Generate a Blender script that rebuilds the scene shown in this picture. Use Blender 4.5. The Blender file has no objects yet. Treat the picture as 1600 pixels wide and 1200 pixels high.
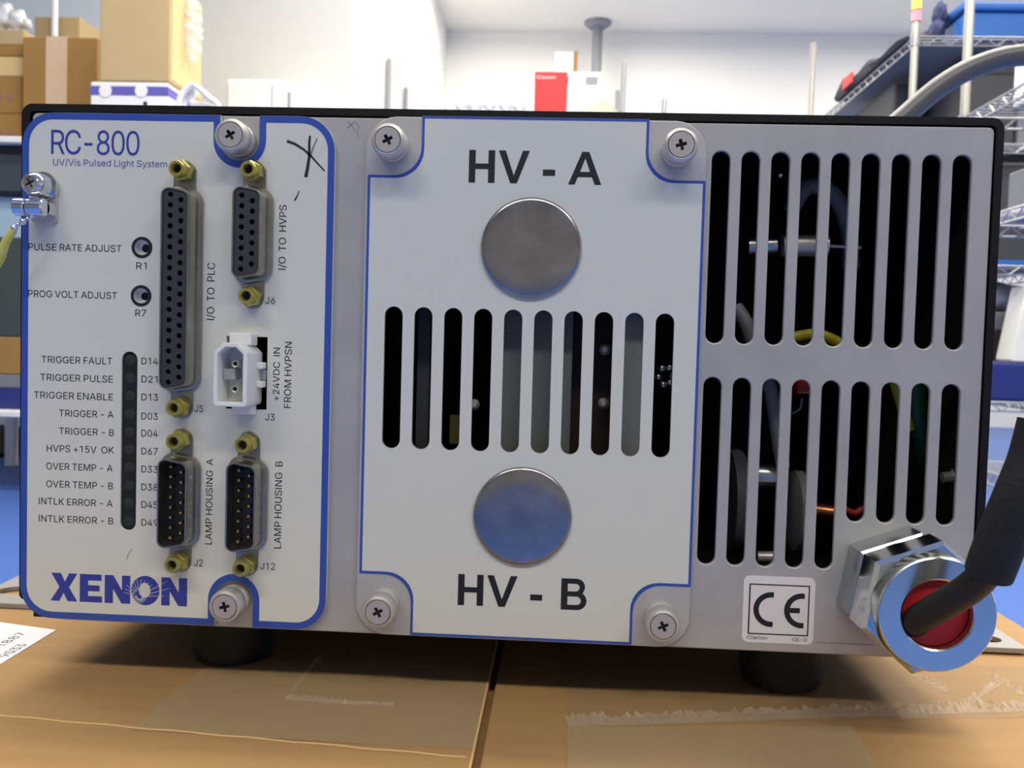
import bpy, bmesh, math, random
from mathutils import Vector, Matrix
from mathutils.geometry import delaunay_2d_cdt

random.seed(7)
sc = bpy.context.scene
COL = sc.collection
PI = math.pi

# ------------------------------------------------------------------ camera
HC = 0.46                      # camera height above the floor (m)
DIST = 0.2394                  # camera to front panel (m)
FPX = 1400.0                   # focal length for a 1600 px wide frame
RR = ((0.99819666, -0.02842379, 0.05287259),
      (0.03057732, 0.99871651, -0.0403777),
      (-0.05165704, 0.04192159, 0.99778461))


def w3(v):                     # (right, down, in) -> world axes
    return Vector((v[0], v[2], -v[1]))


right, up, fwd = w3(RR[0]), -w3(RR[1]), w3(RR[2])
cd = bpy.data.cameras.new('camera')
cam = bpy.data.objects.new('camera', cd)
COL.objects.link(cam)
cam.matrix_world = Matrix.Translation((0, -DIST, HC)) @ Matrix((right, up, -fwd)).transposed().to_4x4()
cd.sensor_fit = 'HORIZONTAL'
cd.sensor_width = 36.0
cd.lens = FPX / 1600 * 36
cd.clip_start = 0.01
cd.clip_end = 60
cd.dof.use_dof = True
cd.dof.focus_distance = 0.237
cd.dof.aperture_fstop = 42
sc.camera = cam

# ------------------------------------------------------------------ world, light, exposure
wd = bpy.data.worlds.new('world')
sc.world = wd
wd.use_nodes = True
bg = wd.node_tree.nodes['Background']
bg.inputs[0].default_value = (0.95, 0.97, 1.0, 1)
bg.inputs[1].default_value = 0.1
vs = sc.view_settings
vs.view_transform = 'Standard'
vs.look = 'None'
vs.gamma = 1
vs.use_curve_mapping = False
vs.exposure = 0.0
CEIL = 2.64
LAMP_W = 22.0
LAMP_ROW = {-1.75: 0.95, 0.5: 0.75, 1.35: 1.4, 3.0: 1.05, 5.08: 0.8}
LAMPS = [(x, y) for y in (-1.75, 0.5) for x in (-1.05, 0.35, 1.75)] + [(-0.45, 1.35), (0.8, 1.35), (2.05, 1.35)] + [(-0.1, 3.0), (1.0, 3.0), (2.2, 3.0)] + [(-0.42, 5.08), (0.68, 5.08), (2.2, 5.08)]
LAMP_LEN = {-1.75: 1.1, 0.5: 1.1, 1.35: 1.1, 3.0: 0.9, 5.08: 0.52}
for i, (x, y) in enumerate(LAMPS):
    ld = bpy.data.lights.new('ceiling_light', 'AREA')
    ld.shape = 'RECTANGLE'
    ld.size, ld.size_y = LAMP_LEN[y], 0.26
    ld.energy = LAMP_W * LAMP_ROW[y]
    ld.color = (1.0, 0.925, 0.78)
    lo = bpy.data.objects.new('ceiling_light', ld)
    lo.location = (x, y, CEIL - 0.075)
    COL.objects.link(lo)


def ray(u, v):
    p = (u - 800.0, v - 600.0, FPX)
    d = [sum(RR[r][c] * p[r] for r in range(3)) for c in range(3)]
    return (d[0] / d[2], -d[1] / d[2])       # right, up per unit of depth


def at(u, v, Z):               # world point that the photograph shows at (u, v), Z metres from the camera
    a, b = ray(u, v)
    return Vector((a * Z, Z - DIST, HC + b * Z))


def on_level(u, v, drop):      # world point on a horizontal plane 'drop' metres below the camera
    a, b = ray(u, v)
    Z = -drop / b
    return Vector((a * Z, Z - DIST, HC - drop))


# ------------------------------------------------------------------ materials
def lin(c):
    f = lambda x: x / 12.92 if x <= 0.04045 else ((x + 0.055) / 1.055) ** 2.4
    return tuple(f(x / 255.0) for x in c)


MATS = {}


def mat(name, rgb, rough=0.5, metal=0.0, spec=0.5, var=0.0, vscale=40.0, bump=0.0, bscale=200.0, emit=0.0, alpha=1.0,
        rvar=0.0, stretch=(1, 1, 1), trans=0.0, sss=0.0, dark=None):
    m = bpy.data.materials.new(name)
    m.use_nodes = True
    nt = m.node_tree
    b = nt.nodes['Principled BSDF']
    c = (*lin(rgb), 1)
    b.inputs['Base Color'].default_value = c
    b.inputs['Roughness'].default_value = rough
    b.inputs['Metallic'].default_value = metal
    b.inputs['Specular IOR Level'].default_value = spec
    b.inputs['Alpha'].default_value = alpha
    b.inputs['Transmission Weight'].default_value = trans
    if sss:
        b.inputs['Subsurface Weight'].default_value = sss
        b.inputs['Subsurface Radius'].default_value = (1, 1, 1)
        b.inputs['Subsurface Scale'].default_value = 0.002
    if emit:
        b.inputs['Emission Color'].default_value = c
        b.inputs['Emission Strength'].default_value = emit
    if var or bump or rvar:
        tc = nt.nodes.new('ShaderNodeTexCoord')
        mp = nt.nodes.new('ShaderNodeMapping')
        mp.inputs['Scale'].default_value = stretch
        nt.links.new(tc.outputs['Object'], mp.inputs[0])
    if var or rvar:
        n = nt.nodes.new('ShaderNodeTexNoise')
        n.inputs['Scale'].default_value = vscale
        n.inputs['Detail'].default_value = 6
        n.inputs['Roughness'].default_value = 0.65
        nt.links.new(mp.outputs[0], n.inputs['Vector'])
        if var:
            mx = nt.nodes.new('ShaderNodeMix')
            mx.data_type = 'RGBA'
            rmp = nt.nodes.new('ShaderNodeMapRange')
            rmp.inputs[1].default_value = 0.3
            rmp.inputs[2].default_value = 0.7
            nt.links.new(n.outputs['Fac'], rmp.inputs[0])
            nt.links.new(rmp.outputs[0], mx.inputs[0])
            d = lin(dark) if dark else tuple(x * (1 - var) for x in c[:3])
            mx.inputs[6].default_value = (*d, 1)
            mx.inputs[7].default_value = c
            nt.links.new(mx.outputs[2], b.inputs['Base Color'])
        if rvar:
            r2 = nt.nodes.new('ShaderNodeMapRange')
            r2.inputs[3].default_value = max(0.02, rough - rvar)
            r2.inputs[4].default_value = rough + rvar
            nt.links.new(n.outputs['Fac'], r2.inputs[0])
            nt.links.new(r2.outputs[0], b.inputs['Roughness'])
    if bump:
        n2 = nt.nodes.new('ShaderNodeTexNoise')
        n2.inputs['Scale'].default_value = bscale
        n2.inputs['Detail'].default_value = 4
        bp = nt.nodes.new('ShaderNodeBump')
        bp.inputs['Strength'].default_value = bump
        bp.inputs['Distance'].default_value = 0.001
        nt.links.new(mp.outputs[0], n2.inputs['Vector'])
        nt.links.new(n2.outputs['Fac'], bp.inputs['Height'])
        nt.links.new(bp.outputs[0], b.inputs['Normal'])
    MATS[name] = m
    return m


mat('label_grey', (219, 221, 212), 0.42, spec=0.35, bump=0.03, bscale=900)
mat('label_grey_access', (216, 219, 212), 0.42, spec=0.35, bump=0.03, bscale=900)
mat('panel_blue', (50, 82, 172), 0.45)
mat('ink_blue', (52, 64, 158), 0.5)
mat('ink_blue_thin', (82, 88, 165), 0.5)
mat('ink_black', (22, 24, 32), 0.55)
mat('ink_legend', (16, 17, 24), 0.55)
mat('steel_sheet', (192, 191, 190), 0.45, metal=0.35, var=0.16, vscale=38, rvar=0.08, bump=0.05, bscale=1500)
mat('steel_plate', (198, 197, 196), 0.45, metal=0.35, var=0.1, vscale=60, bump=0.04, bscale=1500)
mat('cover_black', (14, 13, 14), 0.5, spec=0.3, bump=0.15, bscale=2500)
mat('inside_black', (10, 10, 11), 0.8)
mat('nickel', (206, 201, 194), 0.38, metal=0.6, rvar=0.05, vscale=500)
mat('nickel_face', (196, 188, 184), 0.45, metal=0.5)
mat('groove_dark', (20, 20, 20), 0.6)
mat('tin', (176, 174, 174), 0.24, metal=1.0, var=0.3, vscale=120, rvar=0.08)
mat('shell_tin', (172, 168, 158), 0.36, metal=1.0, var=0.22, vscale=300, rvar=0.1)
mat('insert_grey', (52, 54, 58), 0.55)
mat('insert_black', (24, 19, 18), 0.5)
mat('hole_black', (5, 5, 6), 0.7)
mat('gold_pin', (222, 196, 110), 0.28, metal=1.0)
mat('chromate', (206, 194, 106), 0.34, metal=0.8, var=0.25, vscale=500)
mat('nylon', (236, 238, 234), 0.4, sss=0.25)
mat('nylon_grey', (168, 170, 168), 0.5)
mat('chrome', (225, 225, 230), 0.1, metal=1.0)
mat('led_window', (34, 40, 41), 0.6, spec=0.2)
mat('led_off', (50, 56, 56), 0.7, spec=0.2)
mat('rubber', (17, 17, 18), 0.6)
mat('cable_black', (20, 18, 17), 0.5, bump=0.06, bscale=900)
mat('sleeve_black', (17, 18, 22), 0.72, bump=0.25, bscale=700)
mat('zinc', (196, 204, 204), 0.3, metal=1.0, var=0.2, vscale=90, rvar=0.1)
mat('zinc_bright', (216, 220, 222), 0.15, metal=1.0, rvar=0.06, vscale=120)
mat('zinc_ring', (218, 226, 220), 0.2, metal=1.0, rvar=0.03, vscale=200)
mat('sleeve_silver', (225, 225, 228), 0.35, metal=0.35)
mat('red_rubber', (190, 26, 30), 0.5)
mat('sticker_white', (232, 230, 232), 0.35)
mat('yellow_strap', (205, 205, 105), 0.4)
mat('green_wire', (12, 60, 48), 0.4)
mat('yellow_wire', (168, 160, 26), 0.4)
mat('dull_yellow', (78, 72, 22), 0.6)
mat('red_part', (150, 28, 22), 0.4)
mat('grey_wire', (112, 115, 118), 0.5)
mat('copper', (200, 130, 90), 0.3, metal=1.0)
mat('bracket_grey', (104, 110, 106), 0.6)
mat('bracket_light', (128, 133, 129), 0.6)
mat('board_green', (20, 60, 40), 0.5)
mat('carton', (176, 136, 84), 0.75, var=0.14, vscale=30, stretch=(1, 6, 1), bump=0.06, bscale=300)
mat('carton_edge', (150, 116, 76), 0.9)
mat('carton_ridge', (214, 178, 122), 0.8)
mat('tape', (208, 178, 132), 0.26, var=0.08, vscale=25, alpha=0.55)
mat('tape_film', (206, 180, 140), 0.2, alpha=0.14, bump=0.1, bscale=250)
mat('tape_bunch', (222, 208, 190), 0.25, alpha=0.24, bump=0.4, bscale=300)
mat('paper', (236, 234, 238), 0.6)
mat('plate_grey', (160, 157, 154), 0.5, metal=0.2)
mat('floor_blue', (72, 108, 182), 0.4, var=0.06, vscale=2)
mat('wall_white', (240, 239, 235), 0.8)
mat('wall_behind', (208, 200, 186), 0.8)
mat('wall_grey', (222, 222, 218), 0.8)
mat('wall_pale_blue', (222, 232, 240), 0.7)
mat('ceiling_white', (246, 242, 232), 0.85)
mat('lamp_diffuser', (255, 252, 244), 0.6, emit=3.0)
mat('lamp_frame', (235, 235, 232), 0.5)
mat('bg_carton', (164, 124, 68), 0.8, var=0.08, vscale=6)
mat('bg_carton_pale', (192, 168, 124), 0.8, var=0.06, vscale=6)
mat('bg_carton_side', (222, 192, 138), 0.8)  # bright tone of the largest carton's lit side, shared by a pale carton
mat('bg_tape', (216, 188, 158), 0.5)
mat('ink_purple', (116, 90, 150), 0.7)
mat('purple_band', (96, 92, 178), 0.6)
mat('white_paint', (238, 238, 236), 0.5)
mat('plastic_bag', (214, 217, 222), 0.25, bump=0.6, bscale=30)
mat('clear_film', (240, 238, 240), 0.25, alpha=0.35, bump=0.6, bscale=40)
mat('bag_label_orange', (235, 150, 90), 0.5)
mat('rack_chrome', (168, 168, 172), 0.35, metal=0.6)
mat('post_chrome', (160, 158, 152), 0.4, metal=0.4)
mat('liner_grey', (112, 114, 122), 0.5)
mat('pole_grey', (150, 150, 152), 0.5)
mat('column_grey', (140, 143, 150), 0.6)
mat('canon_red', (206, 40, 46), 0.55)
mat('tote_blue', (36, 96, 176), 0.55)
mat('tote_navy', (34, 46, 120), 0.55)
mat('fabric_navy', (46, 52, 92), 0.9, bump=0.4, bscale=40)
mat('fabric_dark', (52, 50, 64), 0.9, bump=0.4, bscale=40)
mat('red_tag', (205, 66, 60), 0.6)
mat('bin_dark', (58, 60, 66), 0.6)
mat('bin_grey', (122, 126, 130), 0.6)
mat('bin_brown', (46, 34, 30), 0.7)
mat('grey_film', (150, 152, 166), 0.5, bump=0.5, bscale=20)
mat('tub_white', (240, 238, 228), 0.4)
mat('monitor_black', (30, 30, 44), 0.3)
mat('screen_grey', (62, 72, 80), 0.25)
mat('machine_green', (64, 74, 72), 0.6)
mat('light_blue', (160, 186, 200), 0.5)
mat('grey_hose', (98, 98, 98), 0.36, spec=0.6)
mat('tag_yellow', (225, 215, 110), 0.6)
mat('tag_pink', (222, 160, 176), 0.6)
mat('cream', (196, 198, 178), 0.6)
mat('marker', (30, 30, 38), 0.5)
mat('pencil', (120, 122, 128), 0.6)


# ------------------------------------------------------------------ geometry helpers
class B:
    """collects shapes; scale s and origin o turn local (x, y, z) into world metres"""

    def __init__(self, s=0.001, o=(0, 0, HC)):
        self.bm = bmesh.new()
        self.s, self.o = s, Vector(o)

    def pt(self, p):
        return Vector(p) * self.s + self.o

    def face(self, vs):
        try:
            return self.bm.faces.new(vs)
        except ValueError:
            return None

    def box(self, x0, x1, y0, y1, z0, z1):
        v = [self.bm.verts.new(self.pt((x, y, z))) for x in (x0, x1) for y in (y0, y1) for z in (z0, z1)]
        for f in ((0, 1, 3, 2), (4, 6, 7, 5), (0, 4, 5, 1), (2, 3, 7, 6), (0, 2, 6, 4), (1, 5, 7, 3)):
            self.face([v[i] for i in f])
        return self

    def ring(self, c, u, w, r, n, ph=0.0):
        return [self.bm.verts.new(self.pt(Vector(c) + (Vector(u) * math.cos(ph + 2 * PI * k / n) + Vector(w) * math.sin(ph + 2 * PI * k / n)) * r)) for k in range(n)]

    def bridge(self, a, b):
        n = len(a)
        for k in range(n):
            self.face([a[k], a[(k + 1) % n], b[(k + 1) % n], b[k]])

    def lathe(self, c, prof, axis=(0, -1, 0), n=40, ph=0.0, close0=True, close1=True):
        """prof: (distance along axis, radius)"""
        ax = Vector(axis).normalized()
        u = ax.orthogonal().normalized()
        if abs(ax.y) > 0.99:
            u = Vector((1, 0, 0))
        w = ax.cross(u)
        rs = [self.ring(Vector(c) + ax * h, u, w, max(r, 1e-4), n, ph) for h, r in prof]
        for a, b in zip(rs, rs[1:]):
            self.bridge(a, b)
        if close0:
            self.face(rs[0][::-1])
        if close1:
            self.face(rs[-1])
        return self

    def rod(self, p, q, r, n=10, r1=None):
        p, q = Vector(p), Vector(q)
        return self.lathe(p, [(0, r), ((q - p).length, r if r1 is None else r1)], q - p, n)

    def tube(self, pts, r, n=14, sub=8, radii=None):
        pts = [Vector(p) for p in pts]
        P, Q = [], []
        m = len(pts)
        for i in range(m - 1):
            p0, p1, p2, p3 = pts[max(i - 1, 0)], pts[i], pts[i + 1], pts[min(i + 2, m - 1)]
            for k in range(sub):
                t = k / sub
                P.append(0.5 * (2 * p1 + (p2 - p0) * t + (2 * p0 - 5 * p1 + 4 * p2 - p3) * t * t + (3 * p1 - p0 - 3 * p2 + p3) * t ** 3))
                Q.append((radii[i] * (1 - t) + radii[i + 1] * t) if radii else r)
        P.append(pts[-1])
        Q.append(radii[-1] if radii else r)
        u = None
        prev = None
        first = None
        for i, p in enumerate(P):
            d = (P[min(i + 1, len(P) - 1)] - P[max(i - 1, 0)]).normalized()
            u = d.orthogonal().normalized() if u is None else (u - d * u.dot(d)).normalized()
            rg = self.ring(p, u, d.cross(u), Q[i], n)
            if prev:
                self.bridge(prev, rg)
            else:
                first = rg
            prev = rg
        self.face(first[::-1])
        self.face(prev)
        return self

    def ball(self, c, r, n=12):
        prof = [(-r * math.cos(PI * k / 8), r * math.sin(PI * k / 8)) for k in range(9)]
        return self.lathe(c, prof, (0, 0, 1), n)

    def loft(self, loops, close0=True, close1=True):
        rs = [[self.bm.verts.new(self.pt(p)) for p in l] for l in loops]
        for a, b in zip(rs, rs[1:]):
            self.bridge(a, b)
        if close0:
            self.face(rs[0][::-1])
        if close1:
            self.face(rs[-1])
        return self

    def add_mesh(self, me):
        """me in local units"""
        vs = [self.bm.verts.new(self.pt(v.co)) for v in me.vertices]
        for p in me.polygons:
            self.face([vs[i] for i in p.vertices])
        return self

    def build(self, name, m, parent=None, ang=35, bevel=0.0, seg=2):
        bmesh.ops.recalc_face_normals(self.bm, faces=self.bm.faces)
        me = bpy.data.meshes.new(name)
        self.bm.to_mesh(me)
        self.bm.free()
        for x in (m if isinstance(m, (list, tuple)) else [m]):
            me.materials.append(MATS[x])
        if ang:
            for p in me.polygons:
                p.use_smooth = True
            me.set_sharp_from_angle(angle=math.radians(ang))
        o = bpy.data.objects.new(name, me)
        COL.objects.link(o)
        if bevel:
            md = o.modifiers.new('bevel', 'BEVEL')
            md.width = bevel
            md.segments = seg
            md.limit_method = 'ANGLE'
            md.angle_limit = math.radians(40)
        if parent is not None:
            attach(o, parent)
        return o


WORLD_OF = {}


def attach(o, parent):
    o.parent = parent
    off = WORLD_OF.get(parent.name, Vector((0, 0, 0)))
    o.matrix_parent_inverse = Matrix.Translation(-off)


def tag(o, label, cat, group=None):
    o['label'] = label
    o['category'] = cat
    if group:
        o['group'] = group
    return o


def thing(name, loc, label, cat, group=None):
    o = bpy.data.objects.new(name, None)
    o.location = loc
    o.empty_display_size = 0.02
    COL.objects.link(o)
    WORLD_OF[o.name] = Vector(loc)
    return tag(o, label, cat, group)


def rebase(o):
    """move a one-mesh thing's origin to the middle of its base"""
    vs = [v.co.copy() for v in o.data.vertices]
    lo = Vector([min(v[i] for v in vs) for i in range(3)])
    hi = Vector([max(v[i] for v in vs) for i in range(3)])
    c = Vector(((lo.x + hi.x) / 2, (lo.y + hi.y) / 2, lo.z))
    for v in o.data.vertices:
        v.co -= c
    o.location = c
    return o


def single(o, label, cat, group=None):
    return tag(rebase(o), label, cat, group)


def structure(o, label=None):
    o['kind'] = 'structure'
    return o


def curve_mesh(cu):
    o = bpy.data.objects.new('tmp', cu)
    COL.objects.link(o)
    dg = bpy.context.evaluated_depsgraph_get()
    me = bpy.data.meshes.new_from_object(o.evaluated_get(dg))
    bpy.data.objects.remove(o)
    return me


def sheet_mesh(loops, thick, bevel=0.0):
    """flat plate with holes in local x, y (mm), thickness along +z from 0"""
    cu = bpy.data.curves.new('tmp', 'CURVE')
    cu.dimensions = '2D'
    cu.fill_mode = 'BOTH'
    cu.extrude = max(thick / 2 - bevel, 1e-4)
    cu.bevel_depth = bevel
    cu.bevel_resolution = 2
    for l in loops:
        s = cu.splines.new('POLY')
        s.points.add(len(l) - 1)
        for p, q in zip(s.points, l):
            p.co = (q[0], q[1], 0, 1)
        s.use_cyclic_u = True
    if bevel:
        cu.offset = -bevel
    me = curve_mesh(cu)
    for v in me.vertices:
        v.co.z += thick / 2
    bpy.data.curves.remove(cu)
    return me


def sheet(b, loops, yf, thick, bevel=0.0):
    """plate facing the camera: loops in (x, up) mm, front face at y = yf mm"""
    me = sheet_mesh(loops, thick, bevel)
    for v in me.vertices:
        x, z, d = v.co
        v.co = (x, yf + thick - d, z)
    b.add_mesh(me)
    bpy.data.meshes.remove(me)
    return b


# outlines of a plain sans-serif, 305 units to the capital height
GLYPHS = {
    '+': (272, '119,20 119,218 153,218 153,20;37,103 37,136 235,136 235,103'),
    '-': (272, '202,147 202,113 68,113 68,147'),
    '/': (150, '141,320 43,-46 9,-46 107,320'),
    '0': (272, '136,-4 114,-2 95,4 78,14 63,29 51,46 41,68 34,93 30,121 29,152 30,184 34,212 41,237 51,258 64,276 78,291 95,301 115,307 136,309 157,307 177,301 194,291 209,276 221,258 230,237 238,212 242,184 243,152 242,121 238,93 231,68 221,46 209,29 194,14 177,4 158,-2;136,30 150,31 163,36 174,44 184,55 192,69 198,86 203,106 205,128 206,152 205,177 203,199 198,219 192,236 184,250 174,261 163,269 150,274 136,276 122,274 109,269 98,261 88,250 80,236 74,219 69,199 66,177 66,152 66,128 69,106 74,86 80,69 88,55 98,44 109,36 122,31'),
    '1': (250, '166,305 166,0 127,0 127,269 126,269 52,215 52,256 119,305'),
    '2': (272, '38,0 38,28 141,137 169,169 176,179 182,187 186,196 190,205 192,214 192,223 191,233 189,243 185,251 179,258 172,265 164,269 155,273 145,275 134,276 123,275 113,272 103,268 95,263 89,256 83,248 79,239 77,228 76,217 39,217 41,235 45,251 52,265 61,278 72,289 86,298 101,304 117,308 135,309 153,308 169,304 184,298 197,289 208,279 217,267 223,254 227,239 229,223 228,212 226,201 223,191 218,180 211,168 202,155 160,108 92,36 92,34 234,34 234,0'),
    '3': (272, '131,-4 113,-3 96,0 80,6 65,13 53,23 42,34 34,48 29,63 26,79 66,79 67,69 71,60 76,52 82,45 90,40 99,36 109,32 120,31 131,30 143,31 155,33 165,36 174,42 182,48 189,56 194,65 197,75 197,87 197,98 194,108 190,118 183,126 175,134 165,140 152,145 138,148 121,149 94,149 94,179 173,269 173,271 42,271 42,305 223,305 223,276 127,167 127,173 148,174 168,171 185,166 200,157 213,146 223,133 230,119 234,104 236,87 234,70 230,54 222,40 212,27 200,16 185,7 169,1 150,-3'),
    '4': (272, '24,63 24,95 148,305 186,305 65,100 65,98 248,98 248,63;169,0 169,73 169,88 169,191 206,191 206,0'),
    '5': (272, '133,-4 115,-3 99,1 84,7 71,15 59,25 50,36 42,49 38,63 36,78 73,78 75,69 78,61 83,53 89,47 96,41 104,36 113,33 123,31 133,30 145,31 156,34 166,39 175,45 182,53 188,63 193,73 196,85 197,97 196,110 193,122 188,133 182,142 174,151 165,157 154,162 143,165 131,166 121,166 110,164 100,161 91,157 83,153 77,147 40,152 58,305 220,305 220,271 90,271 80,181 82,181 89,186 97,191 107,195 117,198 127,200 138,200 151,199 164,197 176,193 188,187 198,180 207,171 215,161 222,151 227,139 231,126 234,112 235,98 233,79 229,61 221,45 211,31 199,19 185,9 169,2 152,-3'),
    '6': (272, '136,-4 118,-3 101,2 85,9 72,19 60,30 51,45 44,61 40,78 38,97 39,112 42,127 48,143 56,161 67,181 82,204 151,305 193,305 91,157 87,157 90,162 94,168 99,173 104,177 111,181 117,184 125,187 133,188 141,188 159,187 175,183 189,177 202,168 213,157 222,144 228,129 232,112 233,94 232,76 228,59 221,44 211,30 200,18 186,9 171,2 154,-3;136,29 147,30 158,33 167,38 176,44 183,52 189,61 193,71 196,82 196,94 196,107 193,118 189,128 183,137 176,145 167,151 158,155 147,158 136,159 124,158 114,156 104,151 96,145 89,137 83,128 78,118 76,107 75,95 76,83 78,71 83,61 89,52 96,44 104,38 114,33 124,30'),
    '7': (272, '58,0 194,269 194,271 37,271 37,305 234,305 234,269 99,0'),
    '8': (272, '136,-4 116,-3 98,1 81,7 67,15 54,25 44,37 37,51 33,65 31,81 32,94 35,106 39,117 45,127 52,137 61,145 70,151 80,156 92,159 92,160 78,165 66,174 56,185 48,198 44,212 42,228 44,243 48,257 54,270 63,281 74,291 87,299 102,305 118,308 136,309 153,308 169,305 184,299 197,291 208,281 217,270 224,257 228,243 229,228 228,213 223,198 216,185 206,174 194,165 180,160 180,159 191,156 201,151 211,145 219,137 226,127 232,117 237,106 240,94 240,81 239,65 235,51 227,37 217,25 205,15 190,7 174,1 156,-3;136,29 149,30 160,32 171,36 180,41 188,47 194,55 198,63 201,73 202,83 201,94 198,104 193,113 187,121 179,128 170,134 159,138 148,140 136,141 123,140 112,138 102,134 92,128 84,121 78,113 73,104 70,94 69,83 70,73 73,63 77,55 83,47 91,41 100,36 111,32 123,30;136,174 146,174 156,177 164,180 172,185 179,191 184,198 188,206 191,216 192,225 191,235 188,244 185,252 179,259 173,265 165,270 156,273 146,275 136,276 125,275 115,273 106,270 99,265 92,259 87,252 83,244 80,235 80,225 80,216 83,206 87,198 92,191 99,185 107,180 116,177 125,174'),
    '9': (272, '136,309 154,308 171,304 186,296 200,287 211,275 221,261 228,245 232,227 233,208 232,193 229,178 224,162 215,144 204,124 189,101 120,0 78,0 181,149 184,149 181,143 177,138 172,133 167,128 161,124 154,121 147,119 139,117 131,117 113,118 97,122 82,128 69,137 59,148 50,161 43,176 39,193 38,211 40,229 44,246 51,262 60,275 72,287 86,297 101,304 118,308;136,276 124,275 114,272 104,268 96,261 89,254 83,244 79,234 76,223 75,211 76,199 79,188 83,177 89,168 96,161 104,154 114,150 124,147 136,146 147,147 158,150 167,154 176,160 183,168 189,177 193,187 196,198 196,210 196,223 193,234 189,244 183,253 176,261 167,268 158,272 147,275'),
    'A': (288, '10,0 121,305 166,305 278,0 237,0 172,181 158,223 139,287 147,287 128,223 114,181 51,0;66,85 66,119 222,119 222,85'),
    'B': (274, '36,0 36,305 145,305 165,304 182,300 197,294 210,286 220,277 229,265 234,252 238,239 239,224 238,212 236,201 232,192 227,184 221,177 214,172 206,167 198,163 189,160 189,157 199,156 208,152 218,147 227,140 235,132 241,122 247,110 250,97 251,82 250,67 246,53 240,40 232,29 221,19 207,11 190,5 170,1 148,0;75,34 147,34 168,36 185,40 198,48 206,58 212,69 213,82 212,92 210,101 205,110 200,118 192,125 183,131 173,135 162,138 149,138 75,138;75,171 143,171 154,172 164,174 173,178 181,183 188,189 194,196 198,204 201,213 202,223 200,236 195,247 188,257 176,265 162,269 144,271 75,271'),
    'C': (306, '160,-4 135,-2 112,4 90,15 71,29 55,48 42,69 32,94 26,122 24,152 26,183 32,211 42,236 55,258 71,276 90,290 112,301 135,307 160,309 176,309 190,306 204,303 217,297 230,291 241,283 252,273 261,263 269,251 275,238 280,224 284,209 245,209 242,219 238,228 234,237 228,244 222,251 214,257 207,262 198,266 189,269 180,272 170,273 160,273 142,272 126,267 110,259 96,248 85,235 75,218 68,199 64,177 62,152 64,128 68,106 75,87 85,70 97,57 110,46 126,38 142,33 160,32 170,32 180,34 189,36 198,39 207,43 214,48 222,54 228,61 234,69 238,77 242,86 245,96 284,96 280,81 275,67 269,54 261,43 252,32 241,23 230,15 218,8 204,3 190,-1 176,-3'),
    'D': (301, '131,0 58,0 58,34 129,34 152,36 173,41 191,48 206,59 218,73 227,89 234,108 238,130 239,153 238,177 234,198 227,216 218,233 206,246 192,257 175,265 155,269 133,271 56,271 56,305 135,305 164,303 189,297 212,287 231,273 247,256 260,235 269,210 275,183 277,153 275,123 269,96 260,71 247,50 230,32 210,18 187,8 161,2;75,305 75,0 36,0 36,305'),
    'E': (251, '36,0 36,305 223,305 223,271 75,271 75,171 213,171 213,137 75,137 75,34 225,34 225,0'),
    'F': (246, '36,0 36,305 221,305 221,271 75,271 75,167 208,167 208,133 75,133 75,0'),
    'G': (312, '161,-4 135,-2 111,4 90,15 71,30 55,48 41,69 32,94 26,122 24,152 26,183 32,211 41,236 54,258 70,276 89,290 111,301 134,307 159,309 175,309 190,306 204,302 218,297 230,290 242,282 252,272 262,261 269,250 276,237 281,224 285,209 245,209 241,219 237,228 232,236 227,243 221,250 214,256 206,261 198,266 189,269 180,272 170,273 159,273 142,272 125,267 110,259 96,249 85,235 75,218 68,199 64,177 62,152 64,128 68,106 75,87 85,70 97,57 111,46 126,38 143,33 161,32 178,33 193,37 207,43 219,51 229,61 238,74 244,88 248,104 249,121 261,119 170,119 170,153 287,153 287,120 285,96 280,74 271,54 258,37 243,23 226,11 206,3 185,-2'),
    'H': (310, '36,0 36,305 75,305 75,173 235,173 235,305 274,305 274,0 235,0 235,139 75,139 75,0'),
    'I': (113, '37,0 37,305 76,305 76,0'),
    'J': (238, '111,-4 86,-1 64,6 45,20 31,38 23,60 20,87 20,104 59,104 59,87 60,70 65,56 73,45 84,36 96,32 111,30 126,32 138,36 149,45 157,56 161,70 163,87 163,305 202,305 202,87 199,60 191,38 176,20 158,6 136,-1'),
    'K': (280, '63,87 63,130 83,157 105,182 127,206 218,305 269,305 139,166 137,166;36,0 36,305 75,305 75,201 74,135 75,116 75,0;223,0 113,155 137,186 269,0'),
    'L': (236, '36,0 36,305 75,305 75,34 217,34 217,0'),
    'M': (377, '36,0 36,305 91,305 166,112 172,95 180,74 187,50 193,29 184,29 191,50 198,73 205,95 211,112 286,305 341,305 341,0 303,0 303,175 303,196 303,221 304,248 304,274 308,274 299,246 289,218 280,193 273,175 205,0 172,0 102,175 95,193 87,217 77,245 67,274 71,274 72,250 73,223 73,197 73,175 73,0'),
    'N': (314, '36,0 36,305 82,305 206,110 218,90 233,64 248,33 243,32 240,65 239,94 239,117 239,305 278,305 278,0 232,0 121,174 106,198 89,229 65,271 71,272 73,230 75,197 75,175 75,0'),
    'O': (320, '160,-4 135,-2 112,4 90,15 71,29 55,48 42,69 32,94 26,122 24,152 26,183 32,211 42,236 55,258 71,276 90,290 112,301 135,307 160,309 185,307 209,301 230,290 249,276 265,258 278,236 288,211 294,183 296,152 294,122 288,94 278,69 265,48 249,29 230,15 209,4 185,-2;160,32 178,33 194,38 210,46 223,56 235,70 245,86 252,106 257,128 258,152 257,177 252,199 245,219 235,235 223,249 210,260 194,267 178,272 160,273 142,272 126,267 111,260 97,249 85,235 75,219 68,199 64,177 62,152 64,128 68,106 75,87 85,70 97,56 111,46 126,38 142,33'),
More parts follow.
